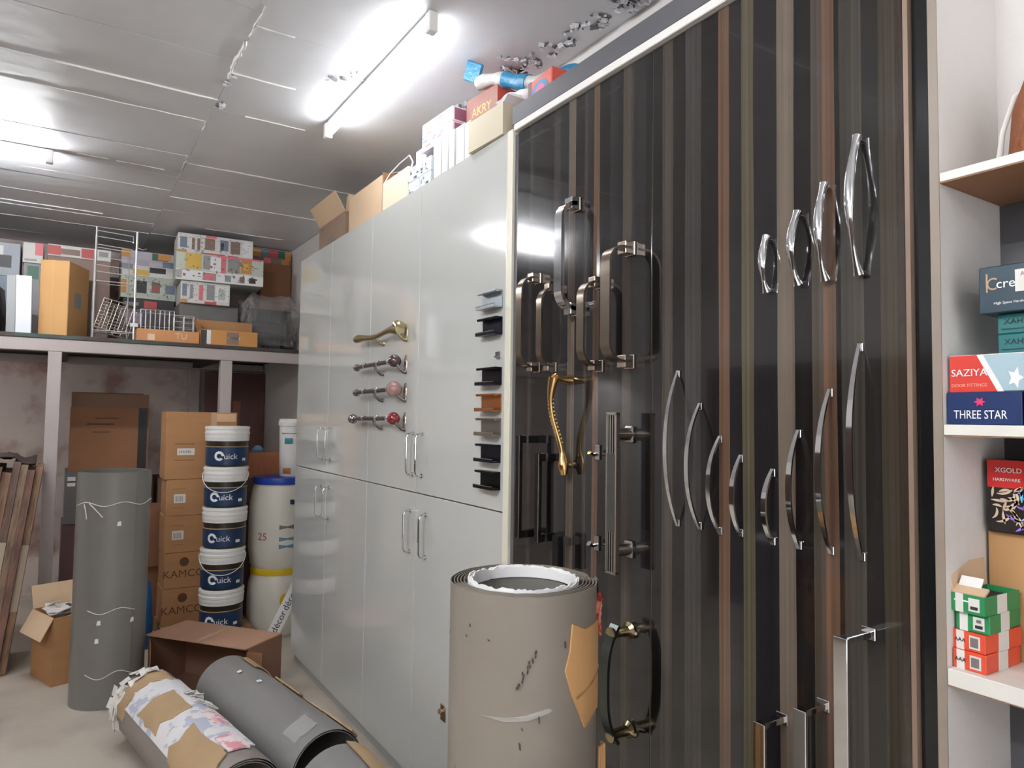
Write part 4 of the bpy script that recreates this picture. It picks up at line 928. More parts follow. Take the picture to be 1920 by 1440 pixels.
printed_box((1.00, 5.82, 2.497), (0.62, 0.34, 0.208), M_boxg, [(0.0, 0.0, 1.0, 0.36, 'white'), (0.10, 0.42, 0.28, 0.98, 'yellow'), (0.30, 0.45, 0.38, 0.95, 'grey'), (0.38, 0.40, 0.50, 0.92, 'white'), (0.50, 0.36, 0.56, 0.95, 'pink'), (0.58, 0.42, 0.72, 0.95, 'grey'), (0.73, 0.42, 0.86, 0.95, 'orange'), (0.76, 0.55, 0.82, 0.80, 'yellow'), (0.0, 0.05, 0.07, 0.40, 'white'), (0.30, 0.05, 0.45, 0.32, 'grey'), (0.32, 0.08, 0.43, 0.28, 'pink'), (0.55, 0.06, 0.62, 0.30, 'grey'), (0.72, 0.06, 0.78, 0.30, 'brown'), (0.80, 0.04, 0.95, 0.34, 'white'), (0.83, 0.08, 0.91, 0.28, 'dark'), (0.45, 0.93, 0.98, 1.0, 'pink')], 'wide printed carton with yellow squares, middle of the pile on the loft', 'box', G, R(-4), fine=2)
printed_box((0.90, 5.86, 2.330), (0.345, 0.34, 0.166), M_boxw, [(0.0, 0.0, 0.14, 0.16, 'orange'), (0.03, 0.3, 0.12, 0.85, 'steel'), (0.18, 0.2, 0.24, 0.85, 'grey'), (0.36, 0.15, 0.44, 0.85, 'pink'), (0.52, 0.2, 0.68, 0.9, 'grey'), (0.70, 0.15, 0.96, 0.9, 'white'), (0.76, 0.25, 0.90, 0.75, 'palegreen'), (0.48, 0.0, 0.72, 0.12, 'red')], 'short white printed carton, bottom of the pile of three on the loft', 'box', G, R(-2), fine=3)
tag(closed_box('box', (0.93, 5.90, LZ), (0.42, 0.34, 0.330), mat('grey_wrapped', (112, 112, 110), 0.45, var=0.1, scale=9)), 'grey wrapped box under the printed pile on the loft', 'box', G)
# pile of printed boxes behind the racks
printed_box((0.54, 6.235, 2.645), (0.38, 0.3, 0.108), mat('lilac_card', (190, 184, 196), 0.55, var=0.05), [(0, 0.5, 0.16, 1.0, 'orange'), (0.1, 0.0, 0.5, 0.3, 'lilac'), (0.55, 0.45, 0.85, 0.95, 'green'), (0.66, 0.5, 0.9, 0.95, 'orange'), (0.75, 0.0, 1, 0.4, 'steel')] , 'thin lilac printed box topping the pile behind the wire racks', 'box', G)
printed_box((0.545, 6.235, 2.558), (0.38, 0.3, 0.086), M_boxw, [(0.2, 0.1, 0.5, 0.6, 'yellow'), (0.5, 0.4, 0.8, 0.9, 'dark'), (0.0, 0.5, 0.2, 1, 'grey')], 'thin white printed box with a yellow stripe behind the wire racks', 'box', G)
printed_box((0.545, 6.235, 2.385), (0.385, 0.3, 0.172), M_boxg, [(0.28, 0.25, 0.46, 0.80, 'dark'), (0.55, 0.3, 0.70, 0.8, 'brown'), (0.58, 0.4, 0.67, 0.6, 'red'), (0.8, 0.3, 0.98, 0.7, 'steel'), (0.0, 0.2, 0.10, 0.8, 'orange')] , 'pale green printed box with small dark pictures behind the wire racks', 'box', G, fine=4)
printed_box((0.55, 6.235, 2.305), (0.36, 0.3, 0.079), PC['dark'], [(0.4, 0.1, 0.65, 0.8, 'red'), (0.05, 0.3, 0.3, 0.6, 'grey')], 'flat dark box with a red mark behind the wire racks', 'box', G)
printed_box((0.55, 6.235, LZ), (0.42, 0.3, 0.305), mat('dusk_card', (110, 104, 106), 0.6, var=0.08), [(0.1, 0.6, 0.4, 0.9, 'lilac')], 'grey carton at the bottom of the pile behind the wire racks', 'box', G)
# left end
printed_box((-0.628, 6.15, 2.445), (0.70, 0.3, 0.235), M_boxl, [(0.80, 0.25, 0.93, 0.62, 'dark'), (0.78, 0.62, 0.86, 0.9, 'white'), (0.55, 0.2, 0.7, 0.7, 'steel')], 'grey-blue printed box at the far left of the loft', 'box', G)
tag(closed_box('box', (-0.62, 6.15, LZ), (0.72, 0.32, 0.445), PC['steel']), 'steel-grey box under the grey-blue box at the far left', 'box', G)
printed_box((-0.205, 6.15, 2.555), (0.12, 0.3, 0.145), M_boxw, [(0.1, 0.1, 0.7, 0.2, 'grey'), (0.6, 0.4, 1, 1, 'pink')], 'small white box between the grey-blue box and tall tan carton', 'box', G)
printed_box((-0.20, 6.16, LZ), (0.115, 0.3, 0.555), mat('grey_card', (160, 158, 160), 0.6), [(0.2, 0.80, 0.8, 0.97, 'green')], 'narrow grey box with a green mark behind the white board', 'box', G)
printed_box((0.08, 6.2, 2.635), (0.40, 0.3, 0.085), M_boxw, [(0.0, 0.1, 0.2, 0.9, 'red'), (0.2, 0.2, 0.5, 0.7, 'brown'), (0.52, 0.1, 0.72, 0.9, 'red'), (0.8, 0.3, 0.95, 0.8, 'grey')], 'flat white box with red patches behind the tall tan carton', 'box', G)
tag(closed_box('box', (0.08, 6.2, LZ), (0.40, 0.3, 0.635), PC['brown']), 'brown box hidden behind the tall tan carton', 'box', G)
bk = MB(); bk.lathe([(0, 0), (0.24, 0), (0.26, 0.1), (0.24, 0.3), (0.16, 0.38), (0, 0.39)], 14); tag(bk.build('black_bag', mat('black_plastic', (40, 42, 46), 0.35, bump=0.8, bscale=14), None, (-0.58, 5.70, LZ), smooth=50), 'black plastic bag at the left end of the loft', 'bag')
for x0, x1, y, t, m, nm, w_ in ((-0.313, -0.264, 5.50, 0.10, PC['grey'], 'grey', 'left of the white one'), (-0.262, -0.178, 5.47, 0.06, mat('foam_white', (228, 230, 236), 0.6), 'white', 'left of the tan carton')):
    o = MB().span(-(x1 - x0) / 2, (x1 - x0) / 2, 0, t, 0, 0.378, 0.002).build('foam_board', m, None, ((x0 + x1) / 2, y, LZ + 0.004)); o.rotation_euler = (R(-4), R(-1.5), 0)
    tag(o, f'{nm} foam board standing on the loft edge, {w_}', 'board', 'foam boards on the loft')
tan = closed_box('carton', (-0.004, 5.736, LZ), (0.177, 0.33, 0.52), mat('tan_card', (214, 166, 108), 0.7, var=0.04), R(-22), 0.004)
tag(tan, 'tall narrow tan carton standing on the loft', 'carton')
decal(tan, (0.177, 0.33, 0.52), '+x', 0.3, 0.42, 0.62, 0.62, PC['grey'], 'label'); decal(tan, (0.177, 0.33, 0.52), '-y', 0.4, 0.0, 0.5, 1.0, mat('tan_tape', (214, 170, 110), 0.3), 'tape')
# chrome wire racks
M_wire = mat('bright_wire', (214, 212, 210), 0.35, 0.6)
def wire(parent, pts, r=0.004, name='wire', m=M_wire, n=6): return MB().tube(pts, r, n).build(name, m, parent, smooth=60)
wrk = tag(empty('wire_rack', (0.285, 5.52, LZ)), 'tall chrome wire ladder rack standing on the loft', 'rack')
for x in (-0.12, 0.125): wire(wrk, [(x, 0, 0), (x, 0, 0.77)], 0.0075, 'upright')
wire(wrk, [(-0.125, 0.12, 0), (-0.125, 0.12, 0.60)], 0.004, 'upright'); wire(wrk, [(0.09, 0.12, 0), (0.09, 0.12, 0.62)], 0.004, 'upright')
for z in (0.735, 0.695, 0.64, 0.62, 0.555, 0.50, 0.455): wire(wrk, [(-0.118, 0, z + 0.01), (0.10, 0, z)], 0.003, 'rung')
wire(wrk, [(0.10, 0, 0.735), (0.105, 0.02, 0.69), (0.10, 0, 0.69)], 0.003, 'hook'); wire(wrk, [(0.125, 0, 0.66), (0.16, -0.01, 0.645), (0.185, 0, 0.66)], 0.003, 'hook')
for z in (0.06, 0.40): wire(wrk, [(-0.12, 0, z), (0.125, 0, z), (0.09, 0.12, z), (-0.125, 0.12, z), (-0.12, 0, z)], 0.003, 'rung')
MB().span(0.10, 0.150, -0.009, -0.006, 0.10, 0.125).build('price_tag', M_paper, wrk)
def basket(name, loc, s, rot, label, nx, nz, m=M_wire):
    root = tag(empty(name, loc), label, 'basket', 'wire baskets on the loft'); root.rotation_euler = rot
    x, y, z = s[0] / 2, s[1] / 2, s[2]
    for zz, nm in ((0.0, 'base_frame'), (z, 'rim')): wire(root, [(-x, -y, zz), (x, -y, zz), (x, y, zz), (-x, y, zz), (-x, -y, zz)], 0.004, nm, m)
    for k in range(1, nz): 
        zz = z * k / nz; wire(root, [(-x, -y, zz), (x, -y, zz), (x, y, zz), (-x, y, zz), (-x, -y, zz)], 0.0025, 'wire', m)
    for k in range(nx + 1):
        xx = -x + s[0] * k / nx; wire(root, [(xx, -y, z), (xx, -y, 0), (xx, y, 0), (xx, y, z)], 0.0028, 'wire', m)
    return root
basket('wire_basket', (0.285, 5.80, LZ + 0.075), (0.20, 0.15, 0.22), (R(-8), R(14), R(-12)), 'tilted chrome wire basket stack behind the ladder rack', 4, 9, mat('dull_chrome', (196, 184, 174), 0.35, 0.6))
basket('dish_rack', (0.585, 5.80, LZ + 0.005), (0.22, 0.2, 0.25), (0, 0, R(-6)), 'upright chrome wire rack left of the flat open rack', 7, 2)
basket('dish_rack', (0.745, 5.66, LZ + 0.0865), (0.13, 0.10, 0.13), (0, 0, R(-4)), 'small flat chrome wire rack above the flat carton', 2, 3)
# low cartons at the loft edge
s = (0.40, 0.22, 0.085)
fc = tag(closed_box('flat_carton', (0.622, 5.54, LZ), s, mat('orange_cardboard', (206, 146, 98), 0.75, var=0.05), 0, 0.003), 'flat orange-brown carton lying on the loft edge', 'carton')
lettering(fc, s, '-y', 'TU', 0.70, 0.52, 0.06, mat('pale_print', (236, 206, 176), 0.6)); decal(fc, s, '-y', 0.17, 0.1, 0.28, 0.6, MATS['pale_print'], 'label')
pc = tag(open_carton('open_carton', (1.025, 5.50, LZ), (0.39, 0.18, 0.11), PC['orange'], M_cardA, R(-1), [('+y', 82, 0.09), ('-x', 70, 0.08)]), 'low open orange printed carton on the loft edge', 'carton')
pb_ = pc.children[0]; s = (0.39, 0.18, 0.11)
for u0, v0, u1, v1, c in ((0.0, 0.0, 0.10, 0.95, 'dark'), (0.10, 0.05, 0.17, 0.95, 'white'), (0.45, 0.1, 0.66, 0.9, 'brown'), (0.45, 0.45, 0.68, 0.58, 'white')): decal(pb_, s, '-y', u0, v0, u1, v1, PC[c])
MB().box((0, 0, 0.09), (0.26, 0.12, 0.03), 0.004).build('contents', M_paper, pc)
# dark wire baskets in a clear plastic bag
bg = tag(empty('wrapped_baskets', (1.375, 5.79, LZ)), 'dark wire baskets wrapped in a clear plastic bag on the loft', 'baskets')
mdk = mat('dark_wire', (44, 52, 54), 0.3, 0.7)
for z in (0.05, 0.14, 0.23, 0.32):
    wire(bg, [(-0.15, -0.12, z), (0.15, -0.12, z), (0.15, 0.12, z), (-0.15, 0.12, z), (-0.15, -0.12, z)], 0.006, 'basket_rim', mdk)
for k in range(9): wire(bg, [(-0.15 + 0.0375 * k, -0.12, 0.33), (-0.15 + 0.0375 * k, -0.12, 0.03), (-0.15 + 0.0375 * k, 0.12, 0.03)], 0.003, 'wire', mdk)
MB().box((0, 0.02, 0.19), (0.28, 0.20, 0.30), 0.01).build('dark_liner', mat('dark_tray', (26, 34, 36), 0.4), bg)
b = bmesh.new(); bmesh.ops.create_icosphere(b, subdivisions=4, radius=1.0); q = random.Random(6)
for v in b.verts:
    c = v.co.copy(); d = 0.025 * math.sin(c.x * 9 + c.z * 5) + 0.03 * math.sin(c.y * 8 - c.z * 11) + 0.02 * math.sin(c.x * 23 + c.y * 17)
    e = 0.55; sg = lambda t: math.copysign(abs(t) ** e, t)
    v.co = Vector((sg(c.x) * (0.205 + d * 0.6), sg(c.y) * (0.16 + d * 0.4), 0.225 + sg(c.z) * (0.222 + d * 0.5)))
    if v.co.z < 0.002: v.co.z = 0.002
MB().bm(b).build('plastic_film', mat('clear_film', (214, 208, 206), 0.22, alpha=0.2, bump=0.8, bscale=18), bg, smooth=70)
b = MB(); q = random.Random(7)
for i in range(9):      # gathered tail of the bag
    b.tube([(-0.15 + q.uniform(-.02, .02), -0.06, 0.42), (-0.17 + q.uniform(-.04, .04), -0.12, 0.35), (-0.18 + q.uniform(-.05, .05), -0.13, 0.24 + q.uniform(-.03, .03))], [0.008, 0.022, 0.014], 7, True, 0.4)
b.build('bag_tail', MATS['clear_film'], bg, smooth=60)
tag(closed_box('carton', (1.485, 6.14, LZ), (0.25, 0.30, 0.46), M_cardC), 'brown carton behind the wrapped baskets on the loft', 'carton', G)
o = tag(closed_box('carton', (1.485, 6.14, 2.460), (0.25, 0.30, 0.305), M_cardC), 'upper brown carton at the right end of the loft', 'carton', G)
printed_box((1.45, 6.14, 2.766), (0.32, 0.26, 0.118), PC['brown'], [(0.0, 0.45, 0.22, 1, 'orange'), (0.22, 0.5, 0.42, 1, 'steel'), (0.44, 0.45, 0.66, 1, 'red'), (0.66, 0.5, 0.84, 1, 'green'), (0.84, 0.4, 1, 1, 'orange'), (0.3, 0.05, 0.48, 0.42, 'pink'), (0.75, 0.05, 0.95, 0.42, 'orange')], 'colourful printed box right under the ceiling at the loft end', 'box', G)

# ------------------------------------------------------------------ things on top of the wardrobes
TZ = 2.4635
oc1 = tag(open_carton('open_carton', (1.40, 3.93, TZ), (0.24, 0.46, 0.165), mat('brown_print_card', (150, 126, 108), 0.8, var=0.08), M_cardB, R(0), [('-x', 60, 0.12), ('+y', 65, 0.10), ('-y', 82, 0.08)]), 'open brown carton at the far end of the grey wardrobe top', 'carton')
b0 = oc1.children[0]
for u0, v0, u1, v1 in ((0.1, 0.82, 0.2, 0.9), (0.08, 0.08, 0.2, 0.14), (0.3, 0.2, 0.7, 0.26), (0.34, 0.34, 0.6, 0.4)): decal(b0, (0.24, 0.46, 0.165), '-x', u0, v0, u1, v1, M_ink2)
oc2 = tag(open_carton('open_carton', (1.41, 3.385, TZ), (0.28, 0.46, 0.205), M_cardB, M_cardB, 0, [('-x', 158, 0.13), ('+y', 48, 0.05)]), 'pinkish tan carton on the grey wardrobe, second from the far end', 'carton')
oc3 = tag(open_carton('open_carton', (1.39, 2.985, TZ), (0.25, 0.29, 0.155), mat('cream_card', (222, 208, 182), 0.75, var=0.04), M_cardC, 0, [('+x', 70, 0.12), ('+y', 80, 0.06)]), 'cream carton with an open top on the grey wardrobe', 'carton')
wire(oc3, [(-0.12, 0.15, 0.15), (-0.10, 0.12, 0.20), (-0.09, 0.03, 0.225), (-0.09, -0.08, 0.23), (-0.10, -0.14, 0.18), (-0.127, -0.15, 0.08)], 0.004, 'packing_strap', M_paper)
# small white-blue printed boxes
q = random.Random(31)
nm = ['bottom left', 'bottom right', 'middle left', 'middle right', 'top']
kk = 0
for lvl, (z, ys) in enumerate(((TZ, (2.765, 2.655)), (TZ + 0.066, (2.765, 2.655)), (TZ + 0.132, (2.72,)))):
    for y in ys:
        s = (0.16, 0.104, 0.065)
        o = printed_box((1.345 + q.uniform(-.008, .008), y, z), s, mat('white_blue_card', (206, 214, 222), 0.5, var=0.05), [], f'small white and blue printed box on the wardrobe, {nm[kk]} of its pile', 'box', 'small printed boxes on the wardrobe'); kk += 1
        for (u0, v0, u1, v1, c) in specks(kk * 7, 7, cols=('steel', 'dark', 'grey', 'lilac'), w=(0.06, 0.2), h=(0.08, 0.25)): decal(o, s, '-x', u0, v0, u1, v1, PC[c], 'printed_panel', 0.0006 + 0.0003 * q.random())
# standing white flat packs
q = random.Random(9); y = 2.535
for i, (t, hh, w_) in enumerate(((0.072, 0.150, 'leftmost'), (0.060, 0.142, 'second from left'), (0.055, 0.150, 'third from left'), (0.075, 0.146, 'fourth from left'), (0.052, 0.140, 'rightmost'))):
    o = MB().box((0, 0, hh / 2), (0.20, t - 0.006, hh), 0.002).build('flat_pack', mat('flat_pack_white', (214, 214, 212), 0.5), None, (1.338, y - t / 2, TZ), R(q.uniform(-2, 2)))
    tag(o, f'white flat pack standing on the near grey wardrobe, {w_} of five', 'package', 'standing white flat packs')
    decal(o, (0.20, t - 0.006, hh), '-x', 0.0, 0.0, 0.12, 1.0, PC['grey'], 'fold'); y -= t
# white and pink cartons stacked on the flat packs
for z, w_ in ((TZ + 0.1515, 'lower'), (TZ + 0.2125, 'upper')):
    s = (0.18, 0.25, 0.06)
    o = tag(closed_box('carton', (1.345, 2.545, z), s, mat('pink_white_card', (220, 206, 214), 0.55, var=0.05), R(3), 0.002), f'white and pink printed carton on the flat packs, {w_} of two', 'carton', 'pink and white cartons')
    for (u0, v0, u1, v1, c) in specks(int(z * 1000), 12, cols=('lilac', 'pink', 'brown', 'steel'), w=(0.05, 0.2), h=(0.08, 0.22)): decal(o, s, '-x', u0, v0, u1, v1, PC[c], 'printed_panel', 0.0006 + 0.0003 * q.random())
    decal(o, s, '-y', 0.05, 0.1, 0.95, 0.9, mat('plum_print', (140, 90, 110), 0.5))
b = MB(); q = random.Random(14)
for i in range(14): b.box((0, 0, 0), (0.03, 0.02, 0.025), 0.003, Matrix.Translation((1.36 + q.uniform(-.05, .05), 2.48 + q.uniform(-.05, .05), TZ + 0.285 + q.uniform(0, .02))) @ Matrix.Rotation(q.uniform(0, 3), 4, 'Z') @ Matrix.Rotation(q.uniform(-.6, .6), 4, 'X'))
tag(b.build('crumpled_wrapping', mat('dark_film', (110, 112, 118), 0.4)), 'crumpled dark plastic wrapping on the pink carton', 'wrapping')
# beige carton overhanging the corner
s = (0.16, 0.225, 0.112)
bx = tag(open_carton('open_carton', (1.302, 2.095, TZ), s, mat('beige_card', (206, 196, 172), 0.7, var=0.04), M_paper, R(2), [('-y', 40, 0.03)]), 'beige carton overhanging the wardrobe corner', 'carton')
MB().box((0, 0, 0.085), (0.13, 0.20, 0.05), 0.01).build('contents', M_paper, bx)
b = bmesh.new(); bmesh.ops.create_icosphere(b, subdivisions=3, radius=1.0)
for v in b.verts:
    c = v.co; d = 0.18 * math.sin(c.x * 7 + c.z * 4) + 0.14 * math.sin(c.y * 9 - c.z * 6)
    v.co = Vector((c.x * 0.055 * (1 + d), c.y * 0.085 * (1 + d), 0.04 + c.z * 0.04 * (1 + d * 0.6)))
    v.co.z = max(v.co.z, 0.001)
tag(MB().bm(b).build('white_bag', mat('white_bag', (230, 228, 232), 0.4, bump=0.6, bscale=40), None, (1.33, 2.055, TZ + 0.113), smooth=60), 'crumpled white plastic bag on top of the beige carton', 'bag')
# red cartons behind
s = (0.20, 0.20, 0.13)
M_redc = mat('red_card', (206, 84, 70), 0.5, var=0.04)
rc1 = tag(closed_box('carton', (1.415, 2.29, TZ + 0.152), s, M_redc, R(6), 0.003), 'red carton with a brown lettered side behind the pink cartons', 'carton')
decal(rc1, s, '-x', 0.0, 0, 1, 1, mat('red_brown_print', (130, 78, 66), 0.5)); lettering(rc1, s, '-x', 'AKRY', 0.5, 0.5, 0.05, PC['yellow'])
decal(rc1, s, '-y', 0.25, 0.1, 0.75, 0.7, mat('cream_print', (232, 206, 170), 0.5))
tag(closed_box('box', (1.53, 2.34, TZ), (0.16, 0.24, 0.151), M_boxw), 'plain white box under the lettered red carton', 'box')
s = (0.16, 0.15, 0.095)
rc2 = tag(closed_box('carton', (1.36, 1.835, 2.5290), s, M_redc, R(-4), 0.003), 'red carton with a blue oval logo beside the dark cornice', 'carton')
decal(rc2, s, '-x', 0, 0, 0.14, 1, mat('maroon_print', (90, 40, 48), 0.5)); 
ov = [(0.5 + 0.34 * math.cos(i * math.pi / 8), 0.45 + 0.38 * math.sin(i * math.pi / 8)) for i in range(16)]; ov2 = [(0.52 + 0.20 * math.cos(i * math.pi / 8), 0.45 + 0.24 * math.sin(i * math.pi / 8)) for i in range(16)]
for f_ in ('-y', '-x'):
    decal(rc2, s, f_, 0, 0, 0, 0, mat('oval_blue', (40, 128, 168), 0.5), 'oval_logo', 0.0008, ov); decal(rc2, s, f_, 0, 0, 0, 0, mat('oval_pink', (210, 90, 150), 0.5), 'oval_logo', 0.0014, ov2)
# taped plastic roll lying across the top
tr = tag(empty('taped_roll', (1.40, 2.1, 2.70)), 'long plastic wrapped roll with blue tape lying over the boxes', 'roll')
P0, P1 = Vector((1.32, 2.31, 2.795)), Vector((1.47, 1.56, 2.572))
k = 26; pts, rr = [], []; q = random.Random(11)
for i in range(k):
    p = P0.lerp(P1, i / (k - 1)); pts.append(p - tr.location + Vector((0, 0, 0.012 * math.sin(i * 0.5)))); rr.append(0.026 + 0.004 * math.sin(i * 1.7))
MB().tube(pts, rr, 12).build('roll', mat('grey_film', (186, 188, 184), 0.35, var=0.06, scale=20, bump=0.5, bscale=30), tr, smooth=60)
M_bt = mat('blue_tape', (46, 128, 170), 0.35, var=0.2, scale=60, bump=0.4, bscale=60)
for a, b2 in ((5, 9), (13, 17), (20, 22)):
    MB().tube(pts[a:b2 + 1], [r + 0.003 for r in rr[a:b2 + 1]], 12).build('blue_tape', M_bt, tr, smooth=60)
e = pts[0]
MB().box((0, 0, 0), (0.014, 0.085, 0.075), 0.004, Matrix.Translation(e + Vector((-0.01, 0.03, 0.055))) @ Matrix.Rotation(R(30), 4, 'X') @ Matrix.Rotation(R(20), 4, 'Z')).build('tape_flag', M_bt, tr)

# ------------------------------------------------------------------ boxes on the display shelves
def rbox(y0, y1, x0, depth, z, hh, m, label, rz=0.0, name='box', group='hardware boxes on the display shelves'):
    s = (depth, abs(y1 - y0), hh)
    o = tag(closed_box(name, (x0 + depth / 2, (y0 + y1) / 2, z), s, m, rz, 0.0015), label, 'box', group); return o, s
Z2, Z3, Z1 = 1.4987, 1.1012, 1.9232
M_navyb = mat('navy_card', (24, 46, 92), 0.35); M_wtxt = mat('white_print', (238, 238, 240), 0.5); M_mag = mat('magenta_print', (226, 44, 104), 0.5)
o, s = rbox(0.478, 0.587, 1.244, 0.17, Z2, 0.053, M_navyb, 'navy box with white lettering and a pink star, on the middle shelf')
lettering(o, s, '-x', 'THREE STAR', 0.46, 0.30, 0.0195, M_wtxt, sx=0.72)
decal(o, s, '-x', 0, 0, 0, 0, M_mag, 'star_logo', poly=[(0.46 + (0.085 if i % 2 == 0 else 0.04) * math.cos(i * math.pi / 6), 0.70 + (0.15 if i % 2 == 0 else 0.07) * math.sin(i * math.pi / 6)) for i in range(12)])
o2 = MB().box((0, 0, 0.0265), (0.17, 0.10, 0.053), 0.0015).build('box', M_navyb, None, (1.329, 0.425, Z2)); tag(o2, 'second navy box at the photo edge on the middle shelf', 'box', 'hardware boxes on the display shelves')
decal(o2, (0.17, 0.10, 0.053), '-x', 0.02, 0.05, 0.05, 0.95, M_wtxt, 'white_edge')
o, s = rbox(0.470, 0.584, 1.250, 0.17, Z2 + 0.0535, 0.060, mat('pale_blue_card', (170, 196, 206), 0.4, var=0.1, scale=14), 'red and pale blue door fitting box on the navy box', R(0))
M_saz = mat('saziya_red', (206, 60, 48), 0.4)
decal(o, s, '-x', 0, 0, 0, 0, M_saz, 'red_panel', poly=[(0.0, 0.0), (0.62, 0.0), (0.36, 1.0), (0.0, 1.0)])
decal(o, s, '-x', 0, 0, 0, 0, M_wtxt, 'white_stripe', 0.0004, [(0.62, 0.0), (0.70, 0.0), (0.44, 1.0), (0.36, 1.0)])
lettering(o, s, '-x', 'SAZIYA', 0.26, 0.52, 0.0165, M_wtxt, lift=0.0012); lettering(o, s, '-x', 'DOOR FITTINGS', 0.26, 0.18, 0.0072, mat('pale_red_print', (240, 170, 150), 0.5), lift=0.0012)
decal(o, s, '-x', 0, 0, 0, 0, M_wtxt, 'burst_logo', 0.0008, [(0.84 + (0.10 if i % 2 == 0 else 0.05) * math.cos(i * math.pi / 5), 0.35 + (0.30 if i % 2 == 0 else 0.14) * math.sin(i * math.pi / 5)) for i in range(10)])
decal(o, s, '+z', 0, 0, 1, 1, mat('white_gloss_card', (222, 222, 220), 0.3), 'lid')
M_teal = mat('teal_card', (30, 108, 108), 0.45, var=0.03); M_tealk = mat('teal_ink', (14, 48, 52), 0.5)
for i, (z, w_) in enumerate(((Z2 + 0.1142, 'lower'), (Z2 + 0.1472, 'upper'))):
    o, s = rbox(0.410, 0.522, 1.275, 0.15, z, 0.0325, M_teal, f'teal box with dark lettering above the red box, {w_} of two')
    lettering(o, s, '-x', 'XAHI', 0.22, 0.60, 0.0128, M_tealk); decal(o, s, '-x', 0.05, 0.20, 0.36, 0.26, M_tealk, 'small_print')
o, s = rbox(0.420, 0.543, 1.258, 0.16, Z2 + 0.1802, 0.076, mat('dark_teal_card', (24, 54, 68), 0.4), 'dark teal box with a gold emblem, topmost on the middle shelf', R(2))
M_goldp = mat('gold_print', (176, 148, 112), 0.4)
ring = [(0.17 + 0.075 * math.cos(R(a)), 0.62 + 0.13 * math.sin(R(a))) for a in range(50, 320, 15)] + [(0.17 + 0.055 * math.cos(R(a)), 0.62 + 0.095 * math.sin(R(a))) for a in range(305, 40, -15)]
vs = None
c, u, v, W, H = face_frame('-x', s); n_ = u.cross(v); kk = len(ring) // 2
vsr = [c + u * (a - .5) * W + v * (b_ - .5) * H + n_ * 0.0009 for a, b_ in ring]
MB().add(vsr, [(i, i + 1, len(ring) - 2 - i, len(ring) - 1 - i) for i in range(kk - 1)]).build('emblem', M_goldp, o)
decal(o, s, '-x', 0.085, 0.45, 0.105, 0.85, M_goldp, 'emblem')
lettering(o, s, '-x', 'creative', 0.475, 0.60, 0.0210, M_wtxt); lettering(o, s, '-x', 'High Space Hardware', 0.38, 0.20, 0.0058, M_wtxt)
decal(o, s, '-x', 0.42, 0.40, 0.72, 0.86, M_lab, 'price_sticker', 0.0016); lettering(o, s, '-x', 'ARK', 0.55, 0.76, 0.009, mat('lilac_ink', (150, 100, 130), 0.5), lift=0.002)
# lower bay
o, s = rbox(0.440, 0.584, 1.374, 0.077, Z3, 0.213, mat('kraft_box', (180, 138, 92), 0.7, var=0.05), 'plain kraft box behind the green and red boxes on the lower shelf')
o, s = rbox(0.430, 0.578, 1.362, 0.09, Z3 + 0.2135, 0.124, mat('black_gloss_card', (34, 28, 26), 0.3), 'black and red box with pale tiger stripes on the lower shelf')
decal(o, s, '-x', 0, 0.62, 1, 1, mat('tiger_red', (196, 44, 40), 0.3), 'red_panel'); lettering(o, s, '-x', 'XGOLD', 0.22, 0.86, 0.0115, M_wtxt, lift=0.0012); lettering(o, s, '-x', 'HARDWARE', 0.20, 0.73, 0.0075, M_wtxt, lift=0.0012)
decal(o, s, '-x', 0, 0, 0, 0, mat('dark_green_print', (16, 62, 56), 0.35), 'green_panel', 0.0005, [(0.45, 0.0), (1, 0.0), (1, 0.22), (0.72, 0.20)])
q = random.Random(77); st_cols = [mat('stripe_cream', (214, 190, 164), 0.4), mat('stripe_blue', (70, 80, 220), 0.3), mat('stripe_violet', (150, 120, 226), 0.3), mat('stripe_cyan', (110, 190, 236), 0.3)]
c, u, v, W, H = face_frame('-x', s); n_ = u.cross(v)
for i in range(110):
    u0 = q.uniform(0.03, 0.9); v0 = q.uniform(0.12, 0.62); a = q.uniform(0, 6.28); cu_ = q.uniform(-2.4, 2.4); L = q.uniform(0.10, 0.24); ptsL, ptsR = [], []
    x, y = u0 * W, v0 * H
    for j in range(8):
        w_ = 0.0022 * math.sin(math.pi * (j + 0.5) / 8); px_, py_ = math.cos(a), math.sin(a)
        ptsL.append((x - py_ * w_, y + px_ * w_)); ptsR.append((x + py_ * w_, y - px_ * w_))
        x += px_ * L * W / 8; y += py_ * L * W / 8; a += cu_ / 8
    ring = ptsL + ptsR[::-1]
    if any(not (0.001 < p[0] < W - 0.001 and 0.004 < p[1] < H * 0.66) for p in ring): continue
    vsr = [c + u * (p[0] - W / 2) + v * (p[1] - H / 2) + n_ * 0.0013 for p in ring]
    MB().add(vsr, [(j, j + 1, 14 - j, 15 - j) for j in range(7)]).build('tiger_stripe', st_cols[0] if u0 < 0.35 else st_cols[1 + i % 3], o)
M_grc = mat('green_card', (44, 138, 84), 0.4, var=0.04); M_rdc = mat('coral_card', (222, 82, 56), 0.4, var=0.04)
